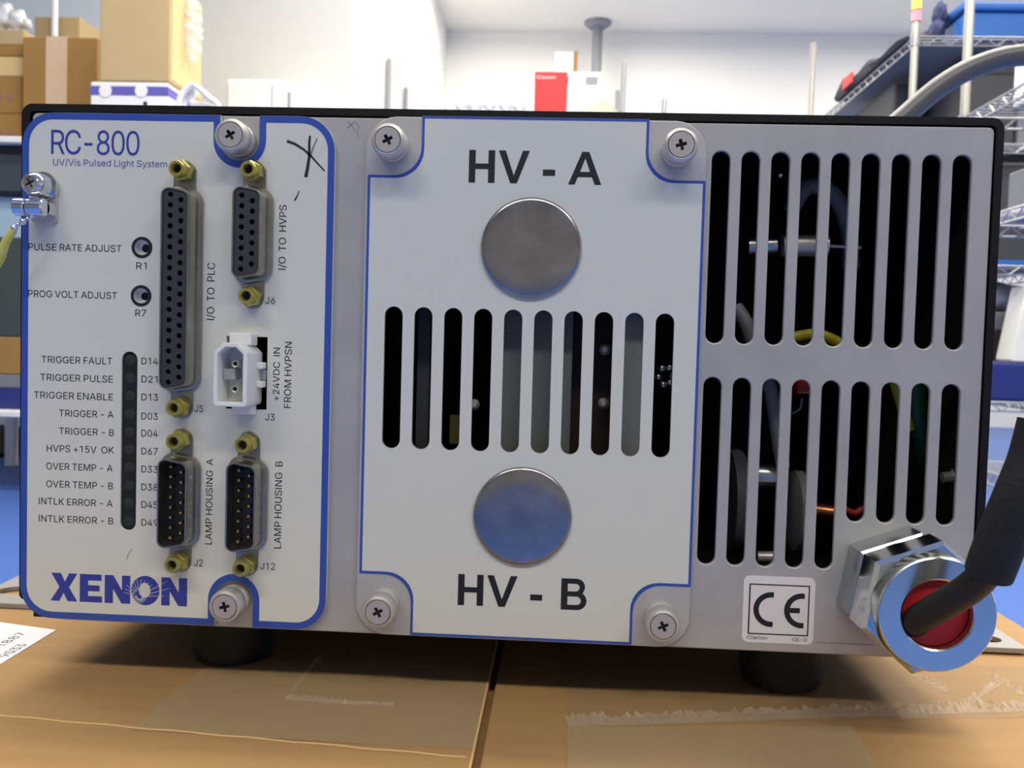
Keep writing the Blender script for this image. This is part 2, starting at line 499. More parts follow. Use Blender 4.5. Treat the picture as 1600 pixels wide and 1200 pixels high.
    'P': (267, '36,0 36,305 141,305 163,304 183,300 199,292 213,283 225,271 234,258 240,243 244,226 245,209 244,191 240,175 234,159 225,146 213,134 199,124 183,117 163,113 141,111 66,111 66,145 140,145 154,146 167,149 178,154 187,160 194,167 200,176 204,186 206,197 207,209 206,220 204,231 200,241 194,250 187,257 178,263 167,268 154,270 139,271 75,271 75,0'),
    'Q': (320, '147,95 188,95 222,51 230,39 281,-29 240,-29 207,16 199,27;160,-4 135,-2 112,4 90,15 71,29 55,48 42,69 32,94 26,122 24,152 26,183 32,211 42,236 55,258 71,276 90,290 112,301 135,307 160,309 185,307 209,301 230,290 249,276 265,258 278,236 288,211 294,183 296,152 294,122 288,94 278,69 265,48 249,29 230,15 209,4 185,-2;160,32 178,33 194,38 210,46 223,56 235,70 245,86 252,106 257,128 258,152 257,177 252,199 245,219 235,235 223,249 210,260 194,267 178,272 160,273 142,272 126,267 111,260 97,249 85,235 75,219 68,199 64,177 62,152 64,128 68,106 75,87 85,70 97,56 111,46 126,38 142,33'),
    'R': (269, '36,0 36,305 142,305 164,304 183,300 200,293 214,284 225,273 234,260 241,245 244,229 246,211 244,194 241,178 234,163 225,150 214,139 200,130 183,124 164,120 142,119 58,119 58,153 140,153 155,154 168,156 179,160 188,165 195,172 200,180 204,190 206,200 207,211 206,223 204,233 200,243 195,251 188,258 179,264 168,268 155,270 140,271 75,271 75,0;212,0 138,137 182,137 257,0'),
    'S': (268, '134,-5 113,-4 94,-1 77,6 61,14 49,24 38,36 30,50 25,65 23,82 63,82 65,71 68,61 74,53 81,46 90,40 100,35 111,32 122,30 134,29 148,30 160,32 172,36 182,41 190,48 198,55 203,64 206,73 207,84 206,93 204,101 199,107 193,113 186,118 178,123 168,127 158,130 147,133 110,144 87,152 67,162 52,174 40,188 33,204 31,223 33,240 37,255 45,269 55,281 68,291 83,299 99,305 117,308 136,309 156,308 173,305 190,299 204,291 216,281 226,269 234,256 239,242 240,227 202,227 199,241 192,253 181,262 168,269 152,274 135,275 122,274 111,272 100,269 91,264 83,258 77,251 73,243 70,235 69,225 70,216 73,207 79,200 85,194 93,189 102,185 127,176 159,168 187,158 197,154 206,149 215,143 223,136 231,128 237,119 241,108 244,96 245,83 244,67 239,52 232,38 222,26 209,15 194,6 176,0 156,-4'),
    'T': (269, '19,271 19,305 250,305 250,271 154,271 154,0 116,0 116,271'),
    'U': (310, '155,-5 132,-3 111,1 92,9 76,20 62,33 51,48 43,65 38,84 36,104 36,305 75,305 75,107 76,93 79,80 84,68 92,57 101,48 112,41 125,35 139,32 155,31 171,32 186,35 198,41 209,48 219,57 226,68 231,80 235,93 236,107 236,305 274,305 274,104 273,84 268,65 260,48 248,33 235,20 218,9 199,1 178,-3'),
    'V': (288, '122,0 10,305 51,305 115,124 129,82 149,18 141,18 160,83 174,124 237,305 278,305 167,0'),
    'W': (412, '93,0 10,305 49,305 98,118 105,87 112,56 118,24 113,24 120,56 127,87 134,118 184,305 228,305 277,118 285,87 292,56 298,24 293,24 299,56 306,87 314,118 362,305 402,305 318,0 273,0 221,194 211,235 202,285 210,285 201,237 191,194 138,0'),
    'X': (285, '11,0 130,171 130,142 18,305 62,305 107,240 122,217 134,197 146,175 139,175 151,197 163,217 179,240 224,305 268,305 155,143 155,172 273,0 229,0 175,78 161,99 150,117 138,139 147,139 135,118 124,99 109,78 55,0'),
    'Y': (283, '122,0 122,125 10,305 55,305 115,207 133,175 150,138 134,138 151,176 168,207 229,305 273,305 161,125 161,0'),
    'Z': (263, '25,0 25,28 164,231 184,258 204,285 209,273 171,271 134,271 24,271 24,305 238,305 238,277 101,77 80,48 58,20 54,33 91,34 128,34 240,34 240,0'),
    'a': (234, '96,-5 82,-4 69,-2 57,3 46,9 36,17 29,27 23,38 19,51 18,65 19,77 22,88 26,97 32,104 38,111 47,116 55,120 65,124 75,126 107,132 140,136 148,137 154,139 159,141 163,144 165,148 165,153 165,154 165,163 163,171 160,178 156,184 150,189 144,193 136,196 127,198 117,198 107,198 98,196 90,193 82,190 76,185 71,180 66,175 63,170 60,164 25,175 31,188 38,199 47,208 57,215 68,221 80,225 92,228 104,230 116,231 125,230 134,229 143,228 153,225 162,221 171,216 180,210 187,202 193,192 198,181 201,167 202,151 202,0 166,0 166,31 163,31 160,26 156,20 151,15 145,9 138,5 129,1 119,-3 108,-4;102,27 115,28 127,31 137,35 145,41 152,48 158,56 162,65 165,73 165,83 165,114 163,112 160,111 156,109 139,105 120,103 105,101 97,99 88,98 81,95 73,92 67,88 62,84 58,78 56,71 55,63 56,56 58,49 61,43 66,38 71,34 78,31 85,29 93,28'),
    'd': (255, '117,-5 99,-3 82,2 67,10 53,21 42,34 33,51 26,69 22,90 20,113 22,136 26,157 33,176 42,192 54,205 67,216 82,224 99,229 117,231 131,230 142,228 152,224 160,219 167,213 172,207 184,192 186,192 186,305 223,305 223,0 188,0 188,35 184,35 172,19 166,13 160,7 151,2 142,-2 130,-4;123,28 136,29 148,33 158,39 167,47 174,57 180,69 184,83 186,97 187,114 186,130 184,144 180,158 174,169 167,179 158,187 148,193 136,197 123,198 109,197 97,193 87,187 78,179 71,169 65,157 61,143 59,129 58,114 59,98 61,83 65,70 71,58 78,48 87,39 97,33 109,29'),
    'e': (242, '127,-5 106,-3 87,2 70,10 55,21 43,35 33,51 26,69 22,90 20,112 22,134 26,155 33,174 43,190 55,204 69,216 85,224 103,229 123,231 135,230 148,228 159,224 171,219 182,213 192,205 200,195 208,183 214,169 219,154 222,136 223,116 223,102 45,102 45,133 203,133 186,121 185,136 183,149 179,161 173,172 166,181 158,188 148,194 136,197 123,198 110,197 98,194 88,188 79,181 71,172 65,162 61,151 58,139 58,127 58,107 59,91 61,76 66,64 73,53 81,44 91,37 102,32 114,29 127,28 136,28 145,29 152,32 159,35 166,39 171,44 176,49 180,56 183,63 219,54 215,43 209,33 201,24 192,15 181,8 170,3 156,-2 142,-4'),
    'g': (255, '124,-90 108,-90 93,-87 80,-84 69,-79 58,-73 49,-66 42,-58 35,-50 30,-42 61,-24 73,-40 78,-45 85,-49 93,-53 102,-56 112,-58 124,-58 141,-57 157,-52 169,-45 179,-35 185,-21 187,-3 187,41 184,41 172,25 166,19 159,14 151,9 142,6 130,4 117,3 99,4 83,9 68,16 54,26 43,39 33,54 26,72 22,92 20,115 22,137 26,158 33,176 42,192 54,205 67,216 83,224 99,229 118,231 131,230 142,228 152,224 160,219 167,213 173,208 185,191 188,191 188,228 223,228 223,-5 222,-24 218,-40 210,-54 200,-65 188,-75 174,-82 159,-86 142,-89;123,35 136,37 148,40 158,45 167,52 174,62 180,73 184,85 187,100 187,116 187,131 184,145 180,158 174,170 167,179 158,187 148,193 136,197 123,198 109,197 98,193 87,187 78,179 71,169 65,157 61,145 59,131 58,116 59,100 61,86 65,74 71,62 78,53 87,45 98,40 110,37'),
    'h': (246, '68,136 68,0 32,0 32,305 68,305 68,172 61,172 69,191 79,206 91,217 105,225 120,229 136,231 151,230 165,226 177,221 188,214 197,204 204,192 210,179 213,163 214,144 214,0 178,0 178,141 176,158 171,171 164,183 153,191 141,196 126,197 115,197 106,194 96,190 88,185 81,178 76,170 72,160 69,149'),
    'i': (100, '32,0 32,228 68,228 68,0;50,266 44,266 38,269 32,273 28,278 26,283 25,290 26,296 28,302 32,307 38,311 44,313 50,314 57,313 63,311 68,307 72,302 75,296 76,290 75,283 72,278 68,273 63,269 57,266'),
    'l': (107, '36,0 36,305 71,305 71,0'),
    'm': (366, '32,0 32,228 67,228 67,177 65,177 68,189 73,199 79,208 87,215 95,221 103,226 112,229 122,231 132,232 147,230 161,225 172,216 182,205 188,192 193,177 187,177 191,187 196,197 202,206 210,213 219,220 228,225 239,229 250,231 262,232 275,231 287,228 298,223 308,216 317,208 324,197 330,184 333,170 334,153 334,0 297,0 297,152 296,167 291,179 284,188 274,194 263,197 251,198 241,198 232,195 225,192 218,187 212,181 207,174 204,166 202,158 201,148 201,0 164,0 164,156 163,168 159,178 152,187 143,193 132,197 120,198 111,198 103,196 95,192 87,187 81,181 75,174 71,165 69,154 68,143 68,0'),
    'n': (246, '68,136 68,0 32,0 32,228 67,228 67,172 61,172 69,191 79,206 91,217 105,225 120,229 136,231 151,230 165,226 177,221 188,214 197,204 204,192 210,179 213,163 214,144 214,0 178,0 178,141 176,158 171,171 164,183 153,191 141,196 126,197 115,197 106,194 96,190 88,185 81,178 76,170 72,160 69,149'),
    'o': (249, '124,-5 105,-3 86,2 70,10 56,21 43,35 34,51 26,70 22,90 20,112 22,135 26,156 34,175 43,191 56,205 70,216 86,224 105,229 124,231 144,229 163,224 179,216 194,205 206,191 216,175 223,156 227,135 229,112 227,90 223,70 216,51 206,35 194,21 179,10 163,2 144,-3;124,28 139,29 151,33 162,40 171,48 179,58 184,70 188,84 191,98 192,112 191,127 188,142 184,155 179,167 171,177 162,186 151,193 139,197 124,198 110,197 98,193 87,186 78,177 71,167 65,155 61,142 59,127 58,112 59,98 61,84 65,70 71,58 78,48 87,40 98,33 110,29'),
    'r': (155, '32,0 32,228 67,228 67,193 69,193 75,203 82,213 91,220 103,226 115,230 128,231 138,231 146,230 146,193 138,195 124,195 114,195 104,192 95,189 88,184 81,178 75,170 71,162 69,152 68,142 68,0'),
    's': (219, '109,-5 94,-4 80,-2 67,2 56,7 46,14 37,23 30,33 25,44 21,57 56,64 60,52 66,43 74,36 84,31 96,28 109,27 124,28 136,32 147,37 155,45 159,53 161,62 160,69 157,76 152,81 146,86 137,90 127,93 90,102 71,108 55,115 43,125 35,136 30,149 28,164 29,177 33,188 39,199 47,208 57,216 69,222 82,227 97,230 112,231 127,230 140,227 152,223 163,218 172,211 179,204 186,195 191,185 194,174 161,166 157,175 152,182 146,189 137,195 126,198 112,200 100,198 88,195 79,190 71,183 67,175 65,166 66,158 69,152 74,146 82,141 91,137 103,134 138,126 157,120 172,112 184,103 192,92 197,79 199,64 197,51 194,39 187,28 179,19 168,11 156,4 142,-1 126,-4'),
    't': (136, '122,228 122,196 4,196 4,228;39,283 76,283 76,59 76,50 78,42 82,37 87,33 93,31 102,30 111,31 121,32 128,1 115,-2 101,-2 83,-1 68,4 55,13 46,24 41,39 39,56'),
    'u': (246, '109,-3 95,-2 81,1 69,6 58,14 49,23 41,35 36,49 33,65 32,83 32,228 68,228 68,86 70,70 74,56 82,45 93,37 105,32 120,30 131,31 140,33 149,37 158,43 164,50 170,58 174,68 177,79 178,92 178,228 214,228 214,0 179,0 179,55 184,55 176,36 166,21 154,10 141,3 126,-2'),
    'y': (234, '28,-83 37,-51 43,-52 50,-54 56,-54 62,-53 68,-52 73,-49 78,-44 83,-38 87,-31 90,-21 98,-1 10,228 51,228 99,93 112,52 123,12 110,12 121,52 134,93 183,228 223,228 122,-35 118,-46 112,-56 106,-64 99,-71 92,-77 84,-81 75,-85 65,-86 55,-87 39,-86'),
}


_glyph = {}


def glyph_mesh(ch):
    """(points, triangles) of a character: what its loops wind round at least once is ink"""
    if ch not in _glyph:
        loops = [[tuple(map(int, p.split(','))) for p in l.split()] for l in GLYPHS[ch][1].split(';')]
        pts, eds = [], []
        for l in loops:
            k = len(pts)
            pts += [Vector(p) for p in l]
            eds += [(k + i, k + (i + 1) % len(l)) for i in range(len(l))]
        v, _, tris = delaunay_2d_cdt(pts, eds, [], 0, 1e-5)[:3]

        def wind(p):
            w = 0
            for l in loops:
                for a, c in zip(l, l[1:] + l[:1]):
                    if (a[1] <= p[1]) != (c[1] <= p[1]):
                        side = (c[0] - a[0]) * (p[1] - a[1]) - (p[0] - a[0]) * (c[1] - a[1])
                        if c[1] > a[1] and side > 0:
                            w += 1
                        elif c[1] < a[1] and side < 0:
                            w -= 1
            return w
        keep = [t for t in tris if wind(sum((v[i] for i in t), Vector((0, 0))) / 3)]
        _glyph[ch] = (v, keep)
    return _glyph[ch]


def text_mesh(s, bold=0.0, spacing=1.0):
    vs, fs = [], []
    x = 0
    for ch in s:
        if ch == ' ':
            x += 95
            continue
        v, tris = glyph_mesh(ch)
        k = len(vs)
        vs += [((p.x + x) / 42.0, p.y / 42.0, 0) for p in v]
        fs += [tuple(i + k for i in t) for t in tris]
        x += GLYPHS[ch][0] * spacing
    me = bpy.data.meshes.new('tmp')
    me.from_pydata(vs, [], fs)
    return me


def cap_of(bold):
    return 0.0, 305 / 42.0


def put_text(b, s, x, z, width, cap, y=-0.06, bold=0.0, vertical=False, spacing=1.0, to=None):
    """x, z (mm): left end of the baseline. vertical: reads upwards, x = baseline, z = lower end"""
    me = text_mesh(s, bold, spacing)
    lo, hi = cap_of(bold)
    xs = [v.co.x for v in me.vertices]
    x0, x1 = min(xs), max(xs)
    for v in me.vertices:
        u = (v.co.x - x0) / (x1 - x0) * width
        w = (v.co.y - lo) / (hi - lo) * cap
        if to:
            v.co = to(u, w)
        elif vertical:
            v.co = (x - w, y - v.co.z, z + u)
        else:
            v.co = (x + u, y - v.co.z, z + w)
    b.add_mesh(me)
    bpy.data.meshes.remove(me)


def arc(cx, cz, r, a0, a1, n=12):
    return [(cx + r * math.cos(math.radians(a0 + (a1 - a0) * k / n)), cz + r * math.sin(math.radians(a0 + (a1 - a0) * k / n))) for k in range(n + 1)]


def circle(cx, cz, r, n=40):
    return [(cx + r * math.cos(2 * PI * k / n), cz + r * math.sin(2 * PI * k / n)) for k in range(n)]


def stadium(cx, z0, z1, w, n=10):
    r = w / 2
    return arc(cx, z1 - r, r, 0, 180, n) + arc(cx, z0 + r, r, 180, 360, n)


def rect(x0, x1, z0, z1):
    return [(x0, z0), (x1, z0), (x1, z1), (x0, z1)]


def roundpoly(pts, radii, n=6):
    out = []
    m = len(pts)
    for i in range(m):
        p = Vector(pts[i])
        a, c = Vector(pts[i - 1]), Vector(pts[(i + 1) % m])
        r = radii[i] if isinstance(radii, (list, tuple)) else radii
        if r <= 0:
            out.append(tuple(p))
            continue
        d1, d2 = (a - p).normalized(), (c - p).normalized()
        ang = math.acos(max(-1, min(1, d1.dot(d2))))
        t = min(r / math.tan(ang / 2), (a - p).length * 0.49, (c - p).length * 0.49)
        p1, p2 = p + d1 * t, p + d2 * t
        for k in range(n + 1):
            s = k / n
            q = p1 * (1 - s) ** 2 + p * 2 * s * (1 - s) * 0.62 + p2 * s * s
            wgt = (1 - s) ** 2 + 2 * s * (1 - s) * 0.62 + s * s
            out.append(tuple(q / wgt))
    return out


def ribbon(pts, w0, w1=None):
    """a pen stroke: closed outline round a polyline, tapering"""
    w1 = w0 if w1 is None else w1
    L, Rr = [], []
    n = len(pts)
    for i, p in enumerate(pts):
        a, c = Vector(pts[max(i - 1, 0)]), Vector(pts[min(i + 1, n - 1)])
        d = (c - a).normalized()
        nrm = Vector((-d.y, d.x))
        w = (w0 + (w1 - w0) * i / (n - 1)) / 2
        L.append(tuple(Vector(p) + nrm * w))
        Rr.append(tuple(Vector(p) - nrm * w))
    return L + Rr[::-1]


# ================================================================== the room
X0, X1, Y0, Y1 = -4.0, 4.6, -5.0, 6.06
PART_X, PART_Y = -0.85, 3.26
b = B(1, (0, 0, 0)); b.box(X0, X1, Y0, Y1, -0.05, 0); structure(b.build('floor', 'floor_blue', ang=0))
b = B(1, (0, 0, 0)); b.box(X0, X1, Y0, Y1, CEIL, CEIL + 0.05); structure(b.build('ceiling', 'ceiling_white', ang=0))
b = B(1, (0, 0, 0)); b.box(PART_X, X1, Y1, Y1 + 0.1, 0, CEIL); structure(b.build('wall_back', 'wall_white', ang=0))
b = B(1, (0, 0, 0)); b.box(X1, X1 + 0.1, Y0, Y1, 0, CEIL); structure(b.build('wall_right', 'wall_white', ang=0))
b = B(1, (0, 0, 0)); b.box(X0, X1, -5.1, -5.0, 0, CEIL); structure(b.build('wall_front', 'wall_behind', ang=0))
b = B(1, (0, 0, 0)); b.box(X0 - 0.1, X0, -5.0, PART_Y, 0, CEIL); structure(b.build('wall_left_side', 'wall_behind', ang=0))
b = B(1, (0, 0, 0)); b.box(PART_X - 0.1, PART_X, PART_Y + 0.1005, Y1, 0, CEIL); structure(b.build('wall_partition', 'wall_white', ang=0))
xs = at(205, 30, PART_Y + DIST).x
b = B(1, (0, 0, 0)); b.box(xs, PART_X, PART_Y, PART_Y + 0.1, 0, CEIL); structure(b.build('wall_left', 'wall_grey', ang=0))
b = B(1, (0, 0, 0)); b.box(X0, xs, PART_Y, PART_Y + 0.1, 0, CEIL); structure(b.build('wall_left_pale_blue', 'wall_pale_blue', ang=0))

for i, (x, y) in enumerate(LAMPS):
    row = 'row by the back wall' if y > 4 else 'fourth row' if y > 2 else 'third row' if y > 1 else 'row above the device' if y > 0 else 'row behind the photographer'
    place = ('left', 'middle', 'right')[i % 3]
    hl = LAMP_LEN[y] / 2
    t = thing('ceiling_lamp', (x, y, CEIL - 0.07), 'white fluorescent ceiling lamp, %s one of the %s' % (place, row), 'lamp', 'fluorescent ceiling lamps')
    b = B(1, (0, 0, 0)); b.box(x - hl - .05, x + hl + .05, y - 0.16, y + 0.16, CEIL - 0.03, CEIL - 0.0005); b.build('lamp_housing', 'lamp_frame', t, ang=0)
    b = B(1, (0, 0, 0)); b.box(x - hl - .01, x + hl + .01, y - 0.135, y + 0.135, CEIL - 0.07, CEIL - 0.031); b.build('lamp_diffuser', 'lamp_diffuser', t, ang=0, bevel=0.01)

# ================================================================== carton under the device
BOX = 0.097                    # box top below the camera
ZB = HC - BOX
dm = B
CX0, CX1, CY0, CY1 = -207.0, 173.0, -62.0, 345.0
SEAM = -16.4
carton = thing('carton', (SEAM * .001, 0.12, 0), 'brown corrugated carton with taped top flaps carrying the grey electronic device', 'carton')


def flat(b, loops, z0, thick, bevel=0.0):
    """horizontal plate: loops in (x, y) mm, underside at z0 mm (relative to the camera)"""
    me = sheet_mesh(loops, thick, bevel)
    for v in me.vertices:
        v.co.z += z0
    b.add_mesh(me)
    bpy.data.meshes.remove(me)
    return b


T0 = -97.0
b = B(); b.box(CX0, CX1, CY0, CY1, -HC * 1000 + 0.5, T0 - 3.2); b.build('carton_body', 'carton', carton, ang=0)
for x0, x1, dz in ((CX0, SEAM - 0.9, 0.0), (SEAM + 0.9, CX1, -0.5)):
    b = B()
    for k in range(1):
        b.box(x0, x1, CY0, CY1, T0 - 3.1, T0 + dz)
    b.build('flap', 'carton', carton, ang=0, bevel=0.0006)
b = B(); b.box(SEAM - 1.5, SEAM - 0.95, CY0, 55, T0 - 0.1, T0 + 0.12); b.build('flap_edge', 'carton_ridge', carton, ang=0)
# crease across the left flap near the front
pts = [(x, -23.5 - (x + 140) * 0.08 + 0.25 * math.sin(x * 0.33), T0 + 0.1) for x in range(-205, int(SEAM) - 2, 6)]
b = B(); b.tube(pts, 0.3, 6, 2); b.build('crease', 'carton_ridge', carton)


def onbox(u, v):
    p = on_level(u, v, BOX)
    return (p.x * 1000, p.y * 1000)


def jag(p, q, n, amp):
    p, q = Vector(p), Vector(q)
    d = (q - p)
    nr = Vector((-d.y, d.x)).normalized()
    return [tuple(p + d * (k / n) + nr * random.uniform(-amp, amp) * (0 if k in (0, n) else 1)) for k in range(n + 1)]


# strips of clear tape
def tape(px, m, dz, name='tape_strip', amp=0.0):
    pts = [onbox(*p) for p in px]
    out = []
    for i, p in enumerate(pts):
        q = pts[(i + 1) % len(pts)]
        if amp and i == 0:
            out += jag(p, q, 26, amp)[:-1]
        else:
            out.append(p)
    b = B(); flat(b, [out], T0 + dz, 0.08); return b.build(name, m, carton, ang=0)


tape([(335, 1030), (640, 1040), (565, 1163), (205, 1141)], 'tape', 0.12)
tape([(640, 1040), (765, 1050), (742, 1170), (565, 1163)], 'tape', 0.03)
tape([(886, 1132), (1600, 1118), (1640, 1040), (1190, 1020), (886, 1020)], 'tape_film', -0.36, amp=0.8)
tape([(886, 1134), (1330, 1132), (1385, 1215), (886, 1215)], 'tape', -0.42)


# bunched ragged tape edges
def ragged(p0, p1, w, h, n, name='ragged_tape', z=0.0):
    p0, p1 = Vector(onbox(*p0)), Vector(onbox(*p1))
    d = (p1 - p0)
    nr = Vector((-d.y, d.x)).normalized()
    b = B()
    prev = None
    for k in range(n + 1):
        c = p0 + d * (k / n)
        e = [c - nr * w * (0.5 + random.uniform(-.15, .15)), c - nr * w * 0.1, c + nr * w * (0.25 + random.uniform(0, .3)), c + nr * w * (0.6 + random.uniform(-.1, .5))]
        hh = [0.1, h * random.uniform(0.1, 0.5), h * random.uniform(0.2, 1.0), h * random.uniform(0.3, 1.5)]
        r = [b.bm.verts.new(b.pt((q.x, q.y, T0 + z + t))) for q, t in zip(e, hh)]
        if prev:
            for i in range(3):
                b.face([prev[i], prev[i + 1], r[i + 1], r[i]])
        prev = r
    return b.build(name, 'tape_bunch', carton, ang=0)


ragged((886, 1130), (1640, 1104), 3.4, 1.5, 190, z=-0.4)
ragged((445, 1093), (540, 1101), 1.7, 0.9, 46)
ragged((536, 1101), (615, 1103), 1.1, 0.7, 40)
ragged((457, 1082), (505, 1022), 0.7, 0.7, 30)
ragged((1510, 1100), (1560, 1068), 1.3, 1.0, 16, z=-0.4)
ragged((1545, 1052), (1612, 1096), 1.6, 1.4, 26, z=-0.4)
ragged((1425, 1052), (1482, 1080), 2.0, 1.0, 30, z=-0.4)

# shipping label with its two visible lines
la, lb_, lc = Vector(onbox(0, 973)), Vector(onbox(88, 985)), Vector(onbox(0, 1039))
dirx = (lb_ - lc).normalized()
b = B(); flat(b, [[tuple(la - Vector((40, -2))), tuple(la), tuple(lb_), tuple(lc), tuple(lc - dirx * 30)]], T0 + 0.1, 0.1)
lab = b.build('shipping_label', 'paper', carton, ang=0)
upv = Vector((-dirx.y, dirx.x))
b = B()


def on_label(px_end, s, width, cap):
    e = Vector(onbox(*px_end))
    put_text(b, s, 0, 0, width, cap, to=lambda u, w: (*(e + dirx * (u - width) + upv * w), T0 + 0.24))


on_label((42, 990), 'MA 01887', 27, 2.9)
on_label((43, 1008), '978-661-9033', 35, 2.9)
b.build('address_lettering', 'ink_black', lab, ang=0)

# ================================================================== the device
DEV = (-0.0175, 0.03, ZB)
device = thing('power_supply', DEV, 'grey rack-style electronic control unit with black cover, connectors and vent slots, standing on the carton', 'electronic device')
L, R_, TOP, BOT = -146.9, 110.9, 60.3, -80.0
DEPTH = 320.0

# black cover: an upside-down U wrapped round the chassis
outer = [(-148.9, -73.5), (-148.6, 62.6), (113.2, 62.6), (113.2, -78.0)]
outline = [(-148.9, -73.5)] + arc(-145.9, 59.6, 3.0, 180, 90, 6) + arc(110.2, 59.6, 3.0, 90, 0, 6) + [(113.2, -78.0), (111.2, -78.0)] + \
    arc(110.0, 59.6 - 0.2, 1.2, 0, 90, 4) + arc(-145.4, 59.4, 1.2, 90, 180, 4) + [(-146.9, -74.5), (-148.1, -74.5)]
b = B(); sheet(b, [outline], 1.2, DEPTH, 0.0)
b.build('cover', 'cover_black', device, ang=40)

# steel chassis: front with its slot cut-outs, folded edges, floor, sides and rear
SX = [41.05 + 7.77 * i for i in range(9)]
holes = [stadium(x, 2.5 - 0.1, 53.0, 4.75) for x in SX]
holes += [stadium(x, -57.0 if i < 5 else -44.0, -6.7, 4.75) for i, x in enumerate(SX)]
holes += [rect(-51, 34, -34, 15)]
holes += [rect(-93, -78, -21, 2), circle(-114.2, 24.0, 4), circle(-114.3, 10.9, 4), rect(-121, -113, -55, -3)]
b = B(); sheet(b, [roundpoly([(L + .8, BOT), (R_, BOT), (R_, TOP), (L + .8, TOP)], [9.5, 1.5, 1.5, 1.5])] + holes, 1.6, 1.5, 0.35)
chassis = b.build('chassis_front', 'steel_sheet', device, ang=40)
b = B()
b.box(L + 1, R_ - 1, 3.2, DEPTH - 6, BOT, BOT + 1.5)
b.build('chassis_base', 'cover_black', device, ang=0)  # floor coloured black to deepen the shade beneath the device
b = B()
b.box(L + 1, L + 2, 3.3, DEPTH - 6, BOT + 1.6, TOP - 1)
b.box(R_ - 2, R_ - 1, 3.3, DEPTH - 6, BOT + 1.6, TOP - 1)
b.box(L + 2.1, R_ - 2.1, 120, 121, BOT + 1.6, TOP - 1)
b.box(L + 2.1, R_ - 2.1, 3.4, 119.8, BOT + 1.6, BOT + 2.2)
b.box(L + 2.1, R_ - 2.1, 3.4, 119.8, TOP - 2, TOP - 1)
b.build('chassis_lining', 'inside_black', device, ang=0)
b = B(); b.box(L + 1, R_ - 1, DEPTH - 5.9, DEPTH - 4.5, BOT + 1.6, TOP - 1); b.build('rear_panel', 'steel_sheet', device, ang=0)

b = B(); sheet(b, [rect(71, 86, -76.95, -76.75)], 1.55, 0.04); b.build('fold_line', 'pencil', chassis, ang=0)
# rubber feet
for x, y in ((-97.0, 27.0), (68.5, 27.0)):
    b = B(); b.lathe((x, y, BOT), [(0.0, 12.6), (-14.4, 12.0), (-16.3, 11.2), (-16.7, 10.0)], (0, 0, 1), 40)
    b.build('rubber_foot', 'rubber', device)

# mounting plate under the device with a slotted ear on each side
py0, py1 = 62.0, 150.0
ol = roundpoly([(-206, py0), (158, py0), (158.5, py1), (-213, py1)], 2.0)
hl = [roundpoly(rect(131, 153.5, 67.5, 75.5), 3.9), roundpoly(rect(-204, -180, 73, 83), 4.8)]
b = B(); flat(b, [ol] + hl, T0 + 0.1, 1.8, 0.2)
b.build('mounting_plate', 'plate_grey', device, ang=40)

# ---- left control panel
CL, CR, CT, CB = -147.9, -61.6, 60.0, -79.2


def control_outline(i):
    """outline inset by i mm"""
    l, r, t, bt = CL + i, CR - i, CT - i, CB + i
    nr = 7.15 + i - 1.85
    o = arc(l + 8.5 - i, t - 8.5 + i, 8.5 - i, 180, 90, 8)
    o += [(-87.6 - nr, t)] + arc(-87.6, 53.2, nr, 180, 360, 16) + [(-87.6 + nr, t)]
    o += arc(r - 9.2 + i, t - 9.2 + i, 9.2 - i, 90, 0, 8)
    o += arc(r - 8.4 + i, bt + 8.4 - i, 8.4 - i, 0, -90, 8)
    o += [(-87.3 + nr, bt)] + arc(-87.3, -71.8, nr, 0, 180, 16) + [(-87.3 - nr, bt)]
    o += arc(l + 9 - i, bt + 9 - i, 9 - i, 270, 180, 8)
    return o


cut = [rect(-90.4, -79.1, -19.2, 0.6), circle(-114.2, 24.0, 2.2), circle(-114.3, 10.9, 2.2), stadium(-117.35, -53.7, -4.4, 4.4)]
b = B(); sheet(b, [control_outline(0)] + cut, 0.0, 1.55, 0.12)
panel = b.build('control_panel', 'label_grey', device, ang=40)
b = B(); sheet(b, [control_outline(0.05), control_outline(1.9)], -0.03, 0.03)
b.build('blue_border', 'panel_blue', panel, ang=0)

# lettering on the control panel, positions and widths in mm
KX = -DIST * 1000


def mp(u, v, h=0.0):           # panel millimetres of a point measured on the photograph
    a, c = ray(u, v)
    Z = DIST * 1000 - h
    return a * Z, c * Z


def line(b, s, u0, v0, u1, v1, cap, bold=0.0, y=-0.06, spacing=1.0):
    x, z = mp(u0, v0)
    x1, z1 = mp(u1, v1)
    put_text(b, s, x, (z + z1) / 2, x1 - x, cap, y, bold, False, spacing)


def vline(b, s, u, vtop, vbot, cap, bold=0.0):
    x0, z0 = mp(u, vbot)
    x1, z1 = mp(u, vtop)
    put_text(b, s, (x0 + x1) / 2, z0, z1 - z0, cap, -0.06, bold, True)


